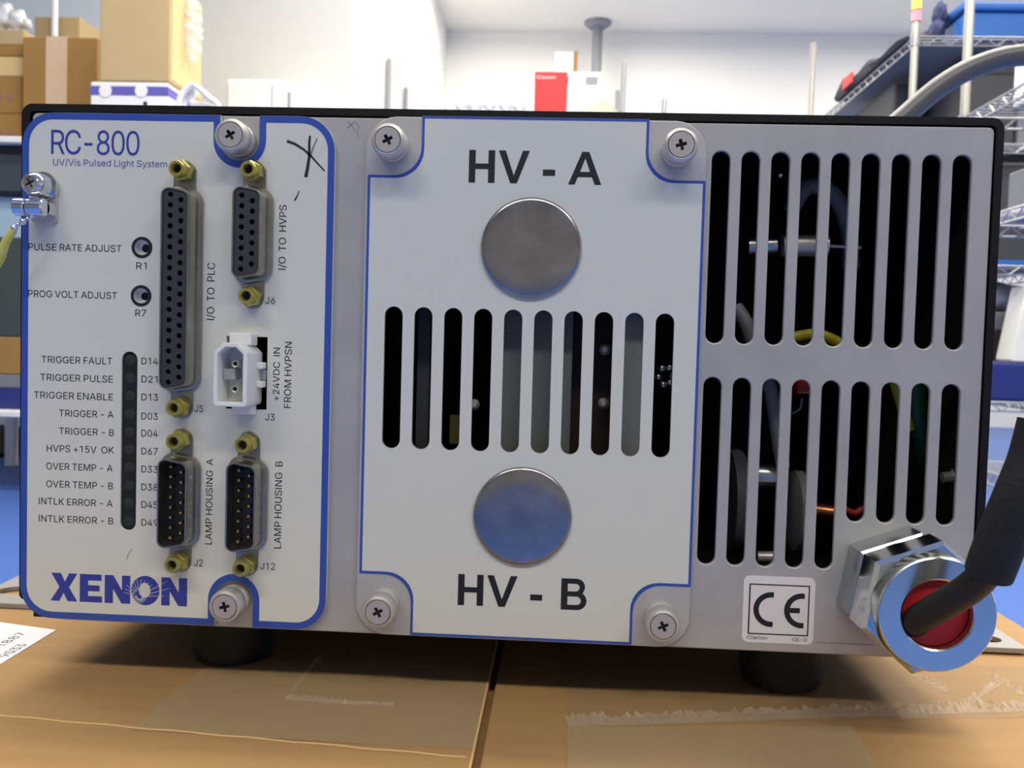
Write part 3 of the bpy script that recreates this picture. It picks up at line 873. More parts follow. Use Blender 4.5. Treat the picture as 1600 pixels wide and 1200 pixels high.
b = B(); line(b, 'RC-800', 80, 241.5, 218, 242, 6.5, spacing=0.88); b.build('model_lettering', 'ink_blue', panel, ang=0)
b = B(); line(b, 'UV/Vis Pulsed Light System', 83, 259.5, 261, 260.5, 1.75, -0.03); b.build('subtitle_lettering', 'ink_blue_thin', panel, ang=0)
LG = B()
CAP = 1.85
for s, u0, v0, u1, v1 in (
        ('PULSE RATE ADJUST', 44.5, 391.5, 190, 393), ('PROG VOLT ADJUST', 44, 464.5, 183, 466.5),
        ('R1', 213, 420.5, 229, 420.8), ('R7', 211.5, 494.3, 228.5, 494.6),
        ('TRIGGER FAULT', 65, 567, 175.6, 569), ('TRIGGER PULSE', 63, 595, 176.6, 597), ('TRIGGER ENABLE', 53, 622.5, 176.6, 625),
        ('TRIGGER - A', 92.4, 651, 177.4, 652.5), ('TRIGGER - B', 92.4, 679, 178, 680.5), ('HVPS +15V  OK', 73, 705.5, 178, 708.5),
        ('OVER TEMP - A', 72.4, 733.5, 176, 736.5), ('OVER TEMP - B', 72.4, 761, 176.6, 764.5),
        ('INTLK ERROR - A', 60.6, 788, 176, 791.5), ('INTLK ERROR - B', 60.6, 815, 177, 819),
        ('D14', 221, 569.3, 247, 569.8), ('D21', 221, 597.5, 246, 598), ('D13', 221, 625.6, 247, 626), ('D03', 221, 655.3, 246.5, 655.8),
        ('D04', 221, 682, 246.5, 682.5), ('D67', 221, 710, 246.5, 710.5), ('D33', 221, 738, 246.5, 738.7), ('D38', 221, 766, 246.5, 766.6),
        ('D45', 221, 793.5, 246.5, 794.2), ('D49', 221, 821.4, 246.5, 822.2),
        ('J5', 304, 643.4, 317.5, 644), ('J6', 414.5, 474.6, 429.8, 475.2), ('J3', 414.5, 656.8, 429.3, 657.4),
        ('J2', 303.3, 884.2, 317, 884.8), ('J12', 406.8, 889.5, 429.8, 890.3)):
    line(LG, s, u0, v0, u1, v1, CAP)
vline(LG, 'I/O  TO  PLC', 335.3, 410.6, 500, 2.05)
vline(LG, 'I/O  TO  HVPS', 447, 320.4, 421.5, 1.95)
vline(LG, '+24VDC  IN', 437, 543.4, 626.3, 1.8)
vline(LG, 'FROM HVPSN', 455.3, 534.3, 637.6, 1.9)
vline(LG, 'LAMP HOUSING  A', 332, 717, 850.8, 1.85)
vline(LG, 'LAMP HOUSING  B', 440.2, 720.8, 857, 1.95)
LG.build('legend_lettering', 'ink_legend', panel, ang=0)

# maker's logo: five heavy letters, the O a ring with light rays
lx, lz0 = mp(80, 938)
lw = mp(292.6, 951)[0] - lx
lh = mp(80, 894.4)[1] - lz0
U = lw / 213.0
LGO = B()
lzb = lz0


def P2(x, z):
    return (lx + x * U, lzb + z * U)


def poly(*pts):
    sheet(LGO, [[P2(*p) for p in pts]], -0.05, 0.03)


H = 43.0
poly((0, H), (15, H), (21.5, 30), (28, H), (41, H), (28, 21.5), (41, 0), (26, 0), (19.5, 12.5), (13, 0), (-1, 0), (13, 21.5))
poly((45, 0), (80, 0), (80, 9.5), (58, 9.5), (58, 17), (76, 17), (76, 26), (58, 26), (58, 33.5), (79, 33.5), (79, H), (45, H))
for x0 in (84, 172.5):
    poly((x0, 0), (x0 + 13, 0), (x0 + 13, 22), (x0 + 26.5, 0), (x0 + 40, 0), (x0 + 40, H), (x0 + 27, H), (x0 + 27, 20), (x0 + 13.5, H), (x0, H))
oc = (147.5, 21.5)
oo = [P2(oc[0] + 22 * math.cos(2 * PI * k / 48), oc[1] + 22.5 * math.sin(2 * PI * k / 48)) for k in range(48)]
oi = [P2(oc[0] - 1 + 9 * math.cos(2 * PI * k / 32), oc[1] + (12 if math.sin(2 * PI * k / 32) > 0 else 11) * math.sin(2 * PI * k / 32)) for k in range(32)]
sheet(LGO, [oo, oi], -0.05, 0.03)
logo = LGO.build('maker_logo', 'ink_blue', panel, ang=0)
b = B()
f0 = (139.0, 12.5)
for k in range(26):
    a = 2 * PI * k / 26 + 0.05
    ln = 26 if 0.0 < a < 3.0 else 11
    if a < 0.75:
        ln = random.choice((38, 50, 44))
    r0 = 4 if ln < 20 else 9
    p = P2(f0[0] + r0 * math.cos(a), f0[1] + r0 * math.sin(a))
    q = P2(f0[0] + ln * math.cos(a), f0[1] + ln * math.sin(a))
    sheet(b, [ribbon([p, q], 0.16, 0.08)], -0.09, 0.03)
b.build('logo_rays', 'label_grey', logo, ang=0)

# marker scribbles
b = B()


def stroke(pts, w0, w1):
    sheet(b, [ribbon([mp(*p) for p in pts], w0, w1)], -0.07, 0.03)


def q2(x, y):
    return (230 + x * .2125, 160 + y * .2125)


stroke([q2(1028, 285), q2(1085, 305), q2(1150, 345), q2(1205, 395), q2(1255, 450), q2(1305, 505)], 0.75, 0.35)
stroke([q2(1197, 245), q2(1192, 300), q2(1192, 400), q2(1180, 480), q2(1166, 550)], 0.55, 0.95)
b.build('marker_cross', 'marker', panel, ang=0)
b = B(); stroke([q2(1118, 650), q2(1105, 685), q2(1085, 722)], 0.22, 0.45); b.build('marker_dash', 'marker', panel, ang=0)
b = B(); stroke([(207, 857), (201, 865), (198, 874)], 0.12, 0.2); b.build('marker_dash', 'pencil', panel, ang=0)
b = B(); stroke([q2(1250, 265), q2(1222, 330), q2(1200, 395)], 0.3, 0.5); b.build('faint_marker_stroke', 'pencil', panel, ang=0)
b = B()
for pts in ([(541, 187), (549, 196), (556, 206), (560, 214)], [(540, 199), (547, 192), (553, 188), (559, 196), (556, 203)]):
    sheet(b, [ribbon([mp(*p) for p in pts], 0.2, 0.12)], 1.54, 0.04)
b.build('pencil_scribble', 'pencil', chassis, ang=0)

# indicator window and its ten dark lamps
b = B(); sheet(b, [stadium(-117.35, -54.0, -4.1, 4.6)], 0.6, 0.4)
win = b.build('indicator_window', 'led_window', device, ang=0)
for i in range(10):
    z = -6.8 - i * (51.3 - 6.8) / 9
    b = B(); b.lathe((-117.35, 0.65, z), [(0, 1.5), (0.15, 1.5), (0.2, 1.4), (0.22, 0.2)], (0, -1, 0), 20)
    b.build('indicator_lamp', 'led_off', win)

# the two adjustment holes
for x, z in ((-114.2, 24.0), (-114.3, 10.9)):
    b = B(); sheet(b, [circle(x, z, 2.9), circle(x, z, 2.05)], -0.12, 0.2, 0.04)
    t = b.build('adjustment_bushing', 'ink_black', device, ang=40)
    b = B(); b.lathe((x, -0.1, z), [(0.0, 2.05), (-2.4, 1.75), (-2.4, 1.15), (-7.0, 1.1), (-7.2, 0.1)], (0, -1, 0), 32, close0=False)
    b.build('sleeve', 'sleeve_silver', t)
    b = B(); b.lathe((x, 2.5, z), [(0, 1.12), (-0.2, 1.12)], (0, -1, 0), 24)
    b.build('screw_well_shade', 'hole_black', t)  # black disc stands for the shade deep in the hole


# ---- captive thumb screws
def thumb_screw(x, z, y0):
    b = B()
    b.lathe((x, y0, z), [(0, 4.2), (1.4, 4.2), (1.7, 4.0), (1.7, 3.3), (2.6, 3.3)], (0, -1, 0), 48)
    t = b.build('thumb_screw', 'nickel', device)
    b = B()
    prof = [(2.5, 3.4), (2.5, 4.1), (2.8, 4.35), (3.1, 4.1), (3.4, 4.35), (3.7, 4.15), (4.3, 4.4), (7.8, 4.4), (8.45, 4.2), (8.75, 3.55), (8.72, 3.4), (7.9, 3.38)]
    b.lathe((x, y0, z), prof, (0, -1, 0), 48, close0=False)
    b.build('knob', 'nickel', t)
    b = B()
    n = 12
    cw, cl = 0.42, 1.4
    cross = [(cw, cl), (cw, cw), (cl, cw), (cl, -cw), (cw, -cw), (cw, -cl), (-cw, -cl), (-cw, -cw), (-cl, -cw), (-cl, cw), (-cw, cw), (-cw, cl)]
    a = random.uniform(0.2, 0.6)
    cross = [(x + p * math.cos(a) - q * math.sin(a), z + p * math.sin(a) + q * math.cos(a)) for p, q in cross]
    sheet(b, [circle(x, z, 3.2, 48), cross], y0 - 8.85, 0.55, 0.06)
    b.build('screw_head', 'nickel_face', t, ang=40)
    b = B(); b.lathe((x, y0, z), [(7.4, 3.5), (8.0, 3.5)], (0, -1, 0), 32); b.build('screw_recess_shade', 'groove_dark', t)  # dark disc paints the shade in the cross recess and ring groove


thumb_screw(-87.6, 53.1, 1.55)
thumb_screw(-87.2, -71.7, 1.55)


# ---- D-shaped connectors
def dshape(cx, cz, w, l, taper=0.1, r=2.2, grow=0.0):
    """long side on the left"""
    w, l = w + 2 * grow, l + 2 * grow
    t = w * taper * 1.8
    return roundpoly([(cx - w / 2, cz - l / 2), (cx + w / 2, cz - l / 2 + t), (cx + w / 2, cz + l / 2 - t), (cx - w / 2, cz + l / 2)], r + grow, 8)


def loop3(l, y):
    return [(p[0], y, p[1]) for p in l]


def connector(cx, cz, n1, ln, span, male):
    b = B()
    sheet(b, [roundpoly([(cx - 3.1, cz - span / 2 - 3.2), (cx + 3.1, cz - span / 2 - 3.2), (cx + 3.1, cz + span / 2 + 3.2), (cx - 3.1, cz + span / 2 + 3.2)], 3.0, 8)], -0.5, 0.5, 0.12)
    w = 8.3 if male else 7.9
    A = dshape(cx, cz, w, ln, grow=1.35)
    A2 = dshape(cx, cz, w, ln, grow=1.15)
    C = dshape(cx, cz, w, ln, grow=0.25)
    D_ = dshape(cx, cz, w, ln)
    E_ = dshape(cx, cz, w, ln, grow=-0.12)
    I_ = dshape(cx, cz, w, ln, grow=-0.55)
    hh = 6.4
    loops = [loop3(A, -0.4), loop3(A, -1.1), loop3(A2, -1.35), loop3(C, -1.5), loop3(D_, -2.0), loop3(D_, -hh + 0.2), loop3(E_, -hh), loop3(I_, -hh), loop3(I_, -1.2 if male else -hh + 0.6)]
    b.loft(loops, close0=False, close1=False)
    t = b.build('pin_connector' if male else 'socket_connector', 'shell_tin', device, ang=40)
    pit = 2.76
    cols = [(cx - 1.42, n1), (cx + 1.42, n1 - 1)]
    spots = [(x, cz + (k - (n - 1) / 2) * pit) for x, n in cols for k in range(n)]
    G = dshape(cx, cz, w, ln, grow=-0.6)
    b = B()
    if male:
        sheet(b, [G], -1.5, 1.0)
        for x, z in spots:
            b.rod((x, -1.4, z), (x, -3.4, z), 0.36, 8)
        b.build('insert', 'insert_black', t, ang=0)
        for x, z in spots:
            b = B(); b.lathe((x, -3.4, z), [(0, 0.42), (0.45, 0.42), (0.65, 0.32), (0.75, 0.1)], (0, -1, 0), 12)
            b.build('pin', 'gold_pin', t)
    else:
        sheet(b, [G] + [circle(x, z, 0.72, 14) for x, z in spots], -6.1, 1.6, 0.08)
        b.build('insert', 'insert_grey', t, ang=40)
        b = B(); sheet(b, [dshape(cx, cz, w, ln, grow=-0.7)], -4.45, 0.4)
        b.build('socket_floor', 'hole_black', t, ang=0)
    for s in (1, -1):
        z = cz + s * span / 2
        b = B()
        ph = random.uniform(0, 1)
        b.lathe((cx, -0.5, z), [(0, 2.6), (0.2, 2.85), (2.9, 2.85), (3.2, 2.6)], (0, -1, 0), 6, ph)
        b.lathe((cx, -0.5, z), [(3.0, 2.15), (5.2, 2.15), (5.5, 1.95), (5.5, 1.35), (5.1, 1.15), (1.5, 1.1), (1.4, 0.1)], (0, -1, 0), 28)
        b.build('jack_screw', 'chromate', t, ang=30)
    for s in (1, -1):
        b = B(); b.lathe((cx, -3.9, cz + s * span / 2), [(0, 1.12), (0.3, 1.12)], (0, -1, 0), 16)
        b.build('jack_bore_shade', 'hole_black', t)  # black disc puts the bore's inner shade into colour
    if male:
        b = B()
        for k in range(5):
            z = cz - 7 + k * 3.5
            b.box(cx + w / 2 - 0.05, cx + w / 2 + 0.12, -4.6, -2.6, z - 0.35, z + 0.35)
        b.build('shell_dimples', 'zinc_bright', t, ang=0)
    return t


connector(-102.4, 12.7, 19, 54.4, 63.5, False)
connector(-83.2, 28.0, 8, 25.0, 33.3, False)
connector(-102.3, -44.7, 8, 25.0, 33.3, True)
connector(-83.6, -45.0, 8, 25.0, 33.3, True)

# ---- white two-pin power connector
px0, px1, pz0, pz1 = -89.7, -80.7, -17.8, -1.1
of = roundpoly([(px0, pz0), (px1, pz0), (px1, pz1 - 2.6), (px1 - 2.6, pz1), (px0 + 2.6, pz1), (px0, pz1 - 2.6)], [1, 1, .6, .6, .6, .6], 4)
inn = roundpoly([(px0 + 1.15, pz0 + 1.1), (px1 - 1.2, pz0 + 1.1), (px1 - 1.2, pz1 - 3.0), (px1 - 3.1, pz1 - 1.2), (px0 + 3.1, pz1 - 1.2), (px0 + 1.15, pz1 - 3.0)], 0.3, 3)
b = B(); sheet(b, [of, inn], -11.0, 12.0, 0.25)
pc = b.build('power_connector', 'nylon', device, ang=40)
b = B(); b.box(px0 + 1.2, px1 - 1.25, -3.0, -2.0, pz0 + 1.15, pz1 - 1.3); b.build('socket_floor', 'nylon', pc, ang=0)
b = B(); b.box(px0 + 1.3, px0 + 4.6, -7.5, -3.0, -10.9, -8.0); b.build('divider', 'nylon_grey', pc, ang=0, bevel=0.0002)
for z in (-6.6, -13.2):
    b = B()
    b.lathe((-84.6, -3, z), [(0, 1.0), (5.8, 1.0), (6.2, 0.85), (6.1, 0.62), (0.6, 0.55), (0.5, 0.05)], (0, -1, 0), 24)
    b.build('contact_pin', 'nickel', pc)
b = B()
b.box(px0 + 2.0, px1 - 1.0, -5.5, -0.2, pz1 - 0.6, pz1 + 2.6)
b.box(px0 + 2.0, px1 - 1.0, -3.0, -0.2, pz0 - 2.6, pz0 + 0.6)
b.box(px1 - 0.4, px1 + 1.5, -3.4, -0.2, pz0 + 4.8, pz0 + 6.6)
b.box(px1 - 0.4, px1 + 1.5, -3.4, -0.2, pz0 + 9.8, pz0 + 11.6)
b.build('latch_tabs', 'nylon', pc, ang=0, bevel=0.0003)
b = B(); b.box(px1 + 0.1, px1 + 1.4, -0.6, 0.4, pz0 + 6.8, pz0 + 9.6); b.build('side_boss', 'nylon_grey', pc, ang=0)

# ---- chain anchor at the left edge of the panel
ax, az = -141.2, 39.6
b = B()
sheet(b, [roundpoly([(ax - 3.6, az + 3.6), (ax - 3.6, az - 9.5), (ax + 3.6, az - 9.5), (ax + 3.6, az + 3.6)], [3.4, .8, .8, 3.4])], -1.0, 1.0, 0.2)
anchor = b.build('chain_anchor', 'nickel', device, ang=40)
b = B()
b.lathe((ax, -1.0, az), [(0, 4.0), (0.8, 4.0), (0.85, 3.3), (4.2, 3.3), (5.6, 2.9), (6.4, 2.0), (6.6, 0.2)], (0, -1, 0), 32)
b.build('screw_head', 'zinc_bright', anchor)
b = B()
for a in (0.5, 0.5 + PI / 2):
    c, s = math.cos(a), math.sin(a)
    sheet(b, [[(ax + c * 1.25 - s * .2, az + s * 1.25 + c * .2), (ax + c * 1.25 + s * .2, az + s * 1.25 - c * .2), (ax - c * 1.25 + s * .2, az - s * 1.25 - c * .2), (ax - c * 1.25 - s * .2, az - s * 1.25 + c * .2)]], -7.72, 0.35)
b.build('screw_slot', 'groove_dark', anchor, ang=0)
b = B()
cz_, cy_ = az - 6.2, -6.0
b.lathe((ax - 4.9, cy_, cz_), [(0, 2.0), (0.3, 2.4), (3.1, 2.4), (3.4, 2.0)], (1, 0, 0), 28)
b.lathe((ax - 1.3, cy_, cz_), [(0, 2.0), (0.3, 2.4), (4.4, 2.4), (4.7, 2.0)], (1, 0, 0), 28)
b.box(ax - 3.4, ax + 3.4, -5.0, -0.9, cz_ - 1.5, cz_ + 1.5)
b.build('barrel_clasp', 'chrome', anchor)
b = B()
pts = [mp(46, 335, 7), mp(41, 341, 7), mp(35, 346, 7), mp(28, 351, 7), mp(22, 357, 7)]
ys = (-6.0, -6.4, -6.8, -7.0, -7.0)
for i, (p, y) in enumerate(zip(pts, ys)):
    b.ball((p[0], y, p[1]), 0.95 if i % 2 == 0 else 0.55)
b.rod((pts[0][0], -6, pts[0][1]), (ax - 1.8, -6, az - 7.6), 0.5)
b.build('ball_chain', 'chrome', anchor)
b = B()
e0, e1, e3 = mp(21, 360, 7), mp(9, 378, 7), mp(-6, 408, 7)
b.tube([(e0[0], -7, e0[1]), (e1[0], -7, e1[1]), (e3[0], -6, e3[1]), (e3[0] - 6, -4, e3[1] - 6)], 1.0, 12, radii=[1.0, 1.1, 1.2, 1.2])
b.build('yellow_strap', 'yellow_strap', anchor)

# ---- middle access plate with its label
AL, AR, AT, AB = -53.3, 37.0, 60.3, -79.6
CSX = [-44.75 + 8.05 * i for i in range(10)]
cslots = [stadium(x, -28.5, 9.85, 4.9) for x in CSX]
b = B(); sheet(b, [roundpoly([(AL, AB), (AR, AB), (AR, AT), (AL, AT)], [8, 8, 8, 8])] + cslots, 0.15, 1.4, 0.2)
plate = b.build('access_plate', 'steel_plate', device, ang=40)


def access_outline(i):
    l, r, t, bt = -52.6 + i, 37.0 - i, 60.6 - i, -79.3 + i
    rr = 7.6 + (0 if i == 0 else 0)
    a, c = -38.3 + i, 21.8 - i      # notch inner x
    zt, zb = 44.8 - i, -62.9 + i
    o = [(l, zb)] + [(l, zt)] + arc(a - rr, zt + rr, rr, 270, 360, 8) + [(a, t)]
    o += [(c, t)] + arc(c + rr, zt + rr, rr, 180, 270, 8) + [(r, zt)]
    o += [(r, zb)] + arc(c + rr, zb - rr, rr, 90, 180, 8) + [(c, bt)]
    o += [(a, bt)] + arc(a - rr, zb - rr, rr, 0, 90, 8)
    return o


b = B(); sheet(b, [access_outline(0)] + cslots, 0.0, 0.14)
alabel = b.build('access_label', 'label_grey_access', plate, ang=0)
b = B(); sheet(b, [access_outline(0.02), access_outline(0.72)], -0.03, 0.03)
b.build('blue_border', 'panel_blue', plate, ang=0)


def voltage(name, last, u0, v0, u1, v1, cap):
    """heavy lettering 'HV - A' / 'HV - B', drawn in units of the cap height"""
    b = B()
    x0, z0 = mp(u0, v0)
    x1, z1 = mp(u1, v1)
    z0 = (z0 + z1) / 2
    total = 4.02
    f = lambda p: (x0 + p[0] / total * (x1 - x0), z0 + p[1] * cap)
    t = 0.2
    sheet(b, [[f(p) for p in ((0, 0), (t, 0), (t, .42), (.59, .42), (.59, 0), (.79, 0), (.79, 1), (.59, 1), (.59, .59), (t, .59), (t, 1), (0, 1))]], -0.05, 0.03)
    sheet(b, [[f(p) for p in ((.9, 1), (1.27, 0), (1.47, 0), (1.84, 1), (1.63, 1), (1.37, .24), (1.11, 1))]], -0.05, 0.03)
    sheet(b, [[f(p) for p in ((2.25, .25), (2.62, .25), (2.62, .44), (2.25, .44))]], -0.05, 0.03)
    if last == 'A':
        sheet(b, [[f(p) for p in ((3.02, 0), (3.22, 0), (3.31, .23), (3.73, .23), (3.82, 0), (4.02, 0), (3.63, 1), (3.42, 1))], [f(p) for p in ((3.37, .39), (3.67, .39), (3.52, .8))]], -0.05, 0.03)
    else:
        o = [(3.2, 0)] + arc(3.7, .29, .29, -90, 90, 10)[:-1] + [(3.86, .53)] + arc(3.67, .74, .26, -20, 90, 10) + [(3.2, 1)]
        i1 = [(3.4, .16)] + arc(3.68, .295, .135, -90, 90, 8) + [(3.4, .43)]
        i2 = [(3.4, .59)] + arc(3.64, .715, .125, -90, 90, 8) + [(3.4, .84)]
        sheet(b, [[f(p) for p in o], [f(p) for p in i1], [f(p) for p in i2]], -0.05, 0.03)
    return b.build(name, 'ink_black', plate, ang=0)


voltage('voltage_lettering', 'A', 732, 286.3, 939.5, 288, 8.6)
voltage('voltage_lettering', 'B', 715, 945.5, 917.5, 953.5, 8.5)
for x, z, r in ((-8.35, 26.2, 13.35), (-8.6, -45.5, 13.25)):
    b = B()
    b.lathe((x, 0.0, z), [(0, r - 0.3), (0.15, r), (0.7, r), (1.1, r - 0.35), (1.25, r - 1.0), (1.3, r * 0.6), (1.34, r * 0.3), (1.35, 0.05)], (0, -1, 0), 72)
    b.build('hole_plug', 'tin', device, ang=60)
for x, z in ((-45.8, 52.2), (29.2, 52.2), (-45.6, -70.9), (29.0, -71.3)):
    thumb_screw(x, z, 0.15)

# ---- certification sticker
ex0, ex1, ez0, ez1 = 51.3, 70.2, -77.6, -59.5
b = B(); sheet(b, [roundpoly(rect(ex0, ex1, ez0, ez1), 1.6)], 1.48, 0.12)
st = b.build('approval_sticker', 'sticker_white', device, ang=0)
b = B()
k = (ex1 - ex0) / 930.0


def e2(x, y):
    return (ex0 + (x - 207) * k, ez1 - (y - 180) * k)


fr = [e2(280, 285), e2(1068, 285), e2(1068, 958), e2(280, 958)]
fi = [e2(298, 300), e2(1052, 300), e2(1052, 943), e2(298, 943)]
sheet(b, [fr, fi], 1.42, 0.05)
for cx_ in (575, 975):
    ro, ri = 232 * k, 162 * k
    c = e2(cx_, 622)
    o = arc(c[0], c[1], ro, 83, 277, 28) + [(c[0] + 28 * k, c[1] - ro), (c[0] + 28 * k, c[1] - ri)] + arc(c[0], c[1], ri, 277, 83, 28) + [(c[0] + 28 * k, c[1] + ri), (c[0] + 28 * k, c[1] + ro)]
    sheet(b, [o], 1.42, 0.05)
m0, m1 = e2(800, 588), e2(948, 655)
sheet(b, [rect(m0[0], m1[0], m1[1], m0[1])], 1.41, 0.05)
p = e2(275, 1025)
put_text(b, 'Clarion', p[0], p[1], 262 * k, 46 * k, 1.42)
p = e2(865, 1030)
put_text(b, 'CE-D', p[0], p[1], 190 * k, 46 * k, 1.42)
b.build('approval_mark', 'ink_black', st, ang=0)

# ---- cable gland at the lower right
gx, gz = 91.1, -60.5
PH = math.radians(-160)


def hexprof(b, prof, ph=PH):
    b.lathe((gx, 1.6, gz), prof, (0, -1, 0), 6, ph)


b = B(); hexprof(b, [(0, 15.6), (0.4, 16.2), (8.6, 16.2), (9.2, 15.2)])
gl = b.build('cable_gland', 'zinc', device, ang=20)
b = B(); b.lathe((gx, 1.6, gz), [(8.9, 13.6), (12.6, 13.6)], (0, -1, 0), 40); b.build('thread_collar', 'zinc', gl)
b = B()
hexprof(b, [(12.2, 15.8), (12.7, 16.8), (20.8, 16.8), (22.0, 15.7)])
b.build('hex_nut', 'zinc_bright', gl, ang=25)
b = B()
b.lathe((gx, 1.6, gz), [(21.5, 14.0), (25.9, 14.0), (26.6, 13.7), (26.8, 13.4), (26.9, 8.7), (26.6, 8.3), (21.0, 8.1)], (0, -1, 0), 72, close0=False, close1=False)
b.build('ring_face', 'zinc_ring', gl, ang=30)
b = B(); b.lathe((gx, 1.6, gz), [(20.0, 8.1), (24.4, 8.1), (24.6, 7.6), (24.5, 0.1)], (0, -1, 0), 40); b.build('red_grommet', 'red_rubber', gl)

# ---- what the vents show of the inside


def inn_pt(u, v, d):
    a, c = ray(u, v)
    Z = DIST * 1000 + d
    return (a * Z, d, c * Z)


b = B(); q0, q1 = inn_pt(777, 480, 9), inn_pt(889, 720, 9); b.box(q0[0], q1[0], 9, 10, q1[2], q0[2] + 4); b.build('heat_sink_plate', 'bracket_grey', device, ang=0)
b = B(); q0, q1 = inn_pt(966, 480, 6), inn_pt(1016, 720, 6); b.box(q0[0], q1[0], 6, 7, q1[2], q0[2] + 4); b.build('heat_sink_plate', 'bracket_light', device, ang=0)
b = B(); q0, q1 = inn_pt(655, 480, 14), inn_pt(668, 720, 14); b.box(q0[0], q1[0], 13, 30, q1[2], q0[2] + 4); b.build('heat_sink_plate', 'bin_dark', device, ang=0)
for u, v in ((945, 546), (943, 630), (741, 632)):
    p = inn_pt(u, v, 14)
    b = B(); b.lathe(p, [(0, 1.6), (0.8, 1.5), (1.5, 0.8), (1.6, 0.1)], (0, -1, 0), 20); b.lathe(p, [(-8, 0.6), (0.1, 0.6)], (0, -1, 0), 8); b.build('board_screw', 'nickel', device)
p = inn_pt(712, 665, 16)
b = B(); b.box(p[0] - 1.5, p[0] + 2.5, 14, 18, p[2] - 5, p[2] + 3); b.build('yellow_capacitor', 'dull_yellow', device, ang=0)
b = B(); q0, q1 = inn_pt(890, 470, 18), inn_pt(968, 730, 18); b.box(q0[0], q1[0], 18, 19.5, q1[2] - 3, q0[2] + 6); b.build('circuit_board', 'bin_brown', device, ang=0)
p = inn_pt(1040, 590, 12)
b = B()
for k in range(6):
    a = k * 1.1
    b.ball((p[0] + 2.0 * math.cos(a), 12 + (k % 2), p[2] + 0.5 + 2.6 * math.sin(a)), 1.1)
b.build('foil_terminal', 'chrome', device)
# upper right
b = B(); b.tube([inn_pt(*q) for q in ((1235, 330, 26), (1262, 292, 26), (1300, 302, 26), (1324, 350, 26), (1330, 420, 28))], 2.4, 14); b.build('grey_lead', 'grey_wire', device)
b = B(); b.rod(inn_pt(1222, 384, 22), inn_pt(1292, 384, 22), 3.1, 24); b.rod(inn_pt(1290, 384, 22), inn_pt(1345, 387, 22), 0.5, 8); b.build('metal_standoff', 'nickel', device)
b = B(); b.rod(inn_pt(1168, 386, 22), inn_pt(1212, 384, 22), 2.6, 24); b.build('metal_standoff', 'zinc', device)
b = B(); b.ball(inn_pt(1219, 273, 15), 1.0); b.build('solder_terminal', 'chrome', device)
b = B(); b.tube([inn_pt(*q) for q in ((1235, 528, 12), (1270, 522, 12), (1300, 530, 12), (1340, 556, 14))], 1.5, 12); b.build('earth_wire', 'yellow_wire', device)
b = B(); b.tube([inn_pt(*q) for q in ((1235, 540, 14), (1265, 538, 14), (1300, 548, 14), (1330, 570, 16))], 1.6, 12); b.build('earth_wire', 'green_wire', device)
b = B(); b.tube([inn_pt(*q) for q in ((1150, 480, 20), (1168, 510, 18), (1182, 560, 20))], 2.0, 12); b.build('grey_lead', 'grey_wire', device)
# lower right
b = B(); b.tube([inn_pt(*q) for q in ((1195, 580, 12), (1206, 620, 12), (1218, 700, 14), (1224, 730, 16))], 1.9, 12); b.build('grey_lead', 'grey_wire', device)
b = B(); q0 = inn_pt(1256, 604, 14); b.box(q0[0] - 2.4, q0[0] + 2.0, 12, 16, q0[2] - 2, q0[2] + 5); b.build('red_capacitor', 'red_part', device, ang=0, bevel=0.0006)
b = B(); b.tube([inn_pt(*q) for q in ((1253, 622, 13), (1250, 638, 13), (1238, 646, 13))], 0.35, 8); b.build('bare_wire', 'grey_wire', device)
b = B(); b.rod(inn_pt(1168, 742, 20), inn_pt(1222, 744, 20), 3.4, 24); b.build('metal_standoff', 'zinc', device)
q0, q1 = inn_pt(1158, 785, 18), inn_pt(1250, 800, 20)
b = B(); b.lathe((q0[0] - 3.2, 22, q0[2]), [(0, 15), (2.0, 15.5), (3.4, 15.0), (3.9, 14.0)], (1, 0, 0), 40); b.build('fan_disc', 'bin_dark', device)
b = B(); b.lathe((q1[0] - 2.6, 22, q1[2]), [(0, 10), (1.0, 11.6), (3.5, 11.6), (4.2, 10)], (1, 0, 0), 40); b.build('fan_disc', 'bracket_grey', device)
b = B(); b.rod(inn_pt(1252, 795, 15), inn_pt(1312, 803, 16), 2.4, 20); b.build('copper_rod', 'copper', device)
b = B(); b.rod(inn_pt(1183, 870, 16), inn_pt(1212, 870, 16), 1.6, 16); b.build('metal_standoff', 'nickel', device)
b = B(); b.tube([inn_pt(*q) for q in ((1316, 793, 10), (1335, 802, 10), (1350, 796, 11), (1372, 820, 13))], 0.9, 10); b.build('red_wire', 'red_part', device)
b = B(); b.tube([inn_pt(*q) for q in ((1396, 585, 12), (1404, 615, 12), (1420, 670, 16))], 1.6, 12); b.build('earth_wire', 'yellow_wire', device)
b = B(); b.tube([inn_pt(*q) for q in ((1430, 600, 30), (1436, 660, 30), (1450, 740, 34))], 2.6, 12); b.build('earth_wire', 'green_wire', device)
b = B(); b.rod(inn_pt(1472, 746, 12), inn_pt(1497, 744, 12), 1.5, 14); b.rod(inn_pt(1494, 746, 12), inn_pt(1499, 738, 12), 2.2, 14); b.build('board_screw', 'nickel', device)

# ================================================================== black power cable
def fr(u, v, h):
    a, c = ray(u, v)
    Z = DIST * 1000 - h
    return (a * Z, -h, c * Z)


